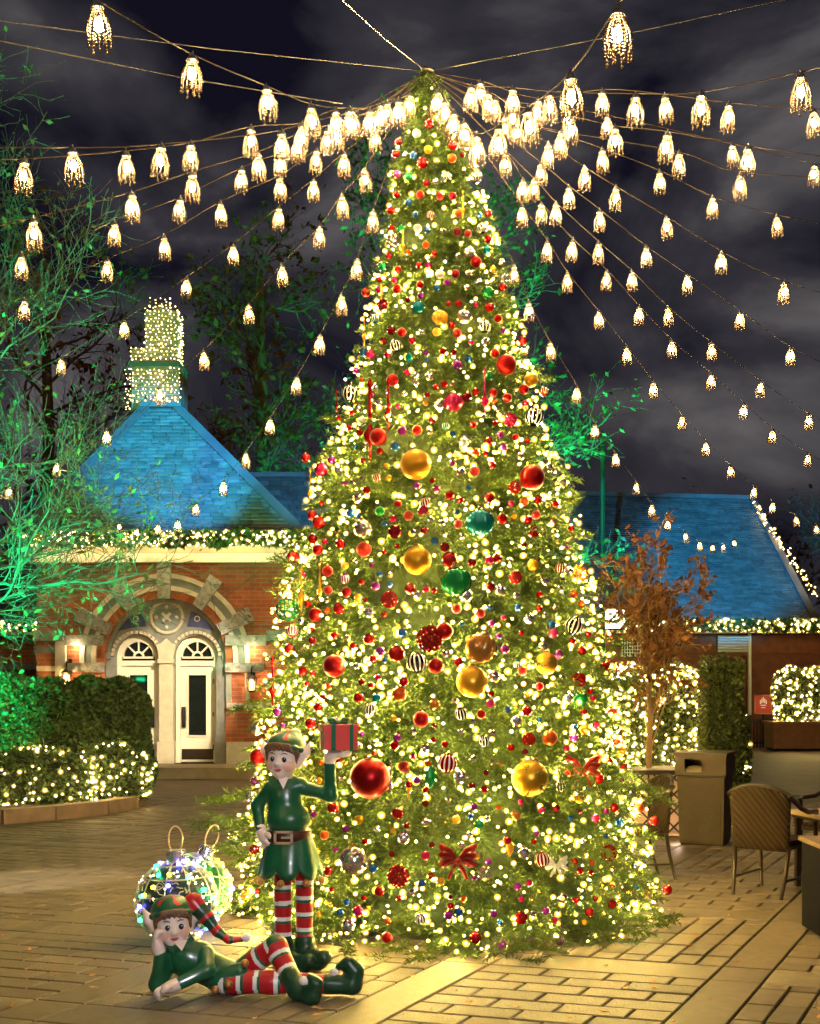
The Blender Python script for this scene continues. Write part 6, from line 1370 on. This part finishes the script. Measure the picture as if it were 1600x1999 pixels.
def armchair(loc, rz, label):
    o = empty('armchair', (*loc, 0), rz); tag(o, label, 'chair', 'woven armchairs on the terrace')      # local: sits facing +y
    b = MB(); b.box((0, .02, .42), (.44, .46, .04)); b.build('seat', M_weave, o)
    b = MB(); b.box((0, .02, .388), (.46, .48, .025)); b.build('seat_frame', M_frame, o)
    V, F = [], []; nx, nz = 13, 10
    for k in range(2):
        for i in range(nx):
            for j in range(nz):
                u = -1+2*i/(nx-1); t = j/(nz-1); wv = .225+.03*t; top = .87-.07*abs(u)**2.4
                z = .36+(top-.36)*t; V.append((u*wv, -.235-.10*t+.07*u*u*t - k*.022, z))
    def id_(k, i, j): return k*nx*nz+i*nz+j
    for i in range(nx-1):
        for j in range(nz-1):
            F.append((id_(0, i, j), id_(0, i, j+1), id_(0, i+1, j+1), id_(0, i+1, j))); F.append((id_(1, i, j), id_(1, i+1, j), id_(1, i+1, j+1), id_(1, i, j+1)))
    for i in range(nx-1): F.append((id_(0, i, nz-1), id_(1, i, nz-1), id_(1, i+1, nz-1), id_(0, i+1, nz-1))); F.append((id_(0, i, 0), id_(0, i+1, 0), id_(1, i+1, 0), id_(1, i, 0)))
    for j in range(nz-1): F.append((id_(0, 0, j), id_(1, 0, j), id_(1, 0, j+1), id_(0, 0, j+1))); F.append((id_(0, nx-1, j), id_(0, nx-1, j+1), id_(1, nx-1, j+1), id_(1, nx-1, j)))
    b = MB(); b.add(V, F); b.build('backrest', M_weave, o, True)
    b = MB(); b.tube([(u*(.225+.03*((.87-.07*abs(u)**2.4-.36)/.51)), -.345+.07*u*u, .872-.07*abs(u)**2.4) for u in np.linspace(-1, 1, 13)], .016, 7); b.build('back_rail', M_frame, o, True)
    for s in (-1, 1):
        b = MB(); b.tube([(s*.225, -.24, .40), (s*.215, -.27, .22), (s*.20, -.33, 0)], [.018, .017, .014], 7); b.build('leg', M_frame, o, True)
        b = MB(); b.tube([(s*.235, .24, .64), (s*.235, .235, .40), (s*.235, .25, 0)], [.018, .017, .014], 7); b.build('leg', M_frame, o, True)
        b = MB(); b.tube([(s*.25, -.30, .80), (s*.275, -.15, .70), (s*.275, .0, .655), (s*.265, .18, .65), (s*.24, .245, .635)], [.017, .02, .021, .02, .017], 7); b.build('armrest', M_frame, o, True)
        b = MB(); b.tube([(s*.205, -.30, .14), (s*.235, .245, .14)], .010, 6); b.build('stretcher', M_frame, o)
    return o
A_ = Vector(P(1430, 1746, GY(1746))[:2]); B_ = Vector(P(1524, 1757, GY(1757))[:2]); mid = (A_+B_)/2; dr_ = (B_-A_).normalized(); fwd = Vector((-dr_.y, dr_.x))
armchair(mid + fwd*.33, math.atan2(fwd.y, fwd.x)-PI/2, 'woven brown armchair in the right foreground, its back to the camera')
armchair((3.78, 11.25), math.radians(125), 'armchair across the table, only its arm inside the right edge')
armchair((1.88, 10.95), math.radians(100), 'armchair half hidden behind the right side of the Christmas tree')
o = empty('cafe_table', (3.62, 10.28, 0), math.radians(12)); tag(o, 'square cafe table with tan top beside the woven armchair', 'table')
b = MB(); b.box((0, 0, .61), (.9, .8, .03)); b.build('table_top', mat('table_tan', (.42, .29, .16), .45, noise=.12, nscale=12), o)
b = MB(); b.box((0, 0, .58), (.82, .72, .03)); b.build('apron', M_frame, o)
for sx in (-1, 1):
    for sy in (-1, 1):
        b = MB(); b.bar((sx*.38, sy*.32, 0), (sx*.38, sy*.32, .57), .04, .04); b.build('leg', M_frame, o)
b = MB(); b.bar((-.38, -.32, .16), (.38, -.32, .16), .025, .025); b.bar((-.38, .32, .16), (.38, .32, .16), .025, .025); b.build('stretcher', M_frame, o)
# dark planter box cut by the right edge
o = empty('dark_box', (3.03, 8.42, 0)); tag(o, 'black box-shaped planter cut by the right edge of the picture', 'planter')
b = MB(); b.box((0, 0, .31), (.72, .62, .58)); b.build('box', mat('black_panel', (.004, .0045, .008), .85, noise=.2, spec=.05), o)
b = MB(); b.box((0, 0, .612), (.76, .66, .03)); b.build('rim', mat('box_rim', (.10, .065, .035), .5, noise=.2), o)
for sx in (-1, 1):
    for sy in (-1, 1):
        b = MB(); b.box((sx*.3, sy*.25, .01), (.06, .06, .02)); b.build('foot', M_black, o)
# fallen leaves on the paving
g = np.random.default_rng(77); nl = 110; yy_ = 6.3+g.random(nl)**1.4*9; xx = (g.random(nl)-.5)*.66*yy_
V, T = [], []
for i in range(nl):
    a = g.random()*6.28; s = .016+.016*g.random(); c = np.array((xx[i], yy_[i], .007)); u = np.array((math.cos(a), math.sin(a), 0)); w = np.array((-u[1], u[0], 0)); z = np.array((0, 0, 1))
    q = [c-u*s, c-u*s*.2+w*s*.55+z*.006, c+u*s*.5+w*s*.3, c+u*s*1.1+z*.008, c+u*s*.4-w*s*.35+z*.004, c-u*s*.3-w*s*.5]; V += q; T += [(6*i, 6*i+1, 6*i+2), (6*i, 6*i+2, 6*i+3), (6*i, 6*i+3, 6*i+4), (6*i, 6*i+4, 6*i+5)]
me = trimesh('fallen_leaves', np.array(V), np.array(T), mat('fallen_leaf', (.45, .22, .05), .7, attr='tone', rnd=.5)); vcol(me, 'tone', np.repeat(g.random(nl), 4))
tag(link('fallen_leaves', me), 'scattered yellow fallen leaves on the paving', 'leaves', kind='stuff')
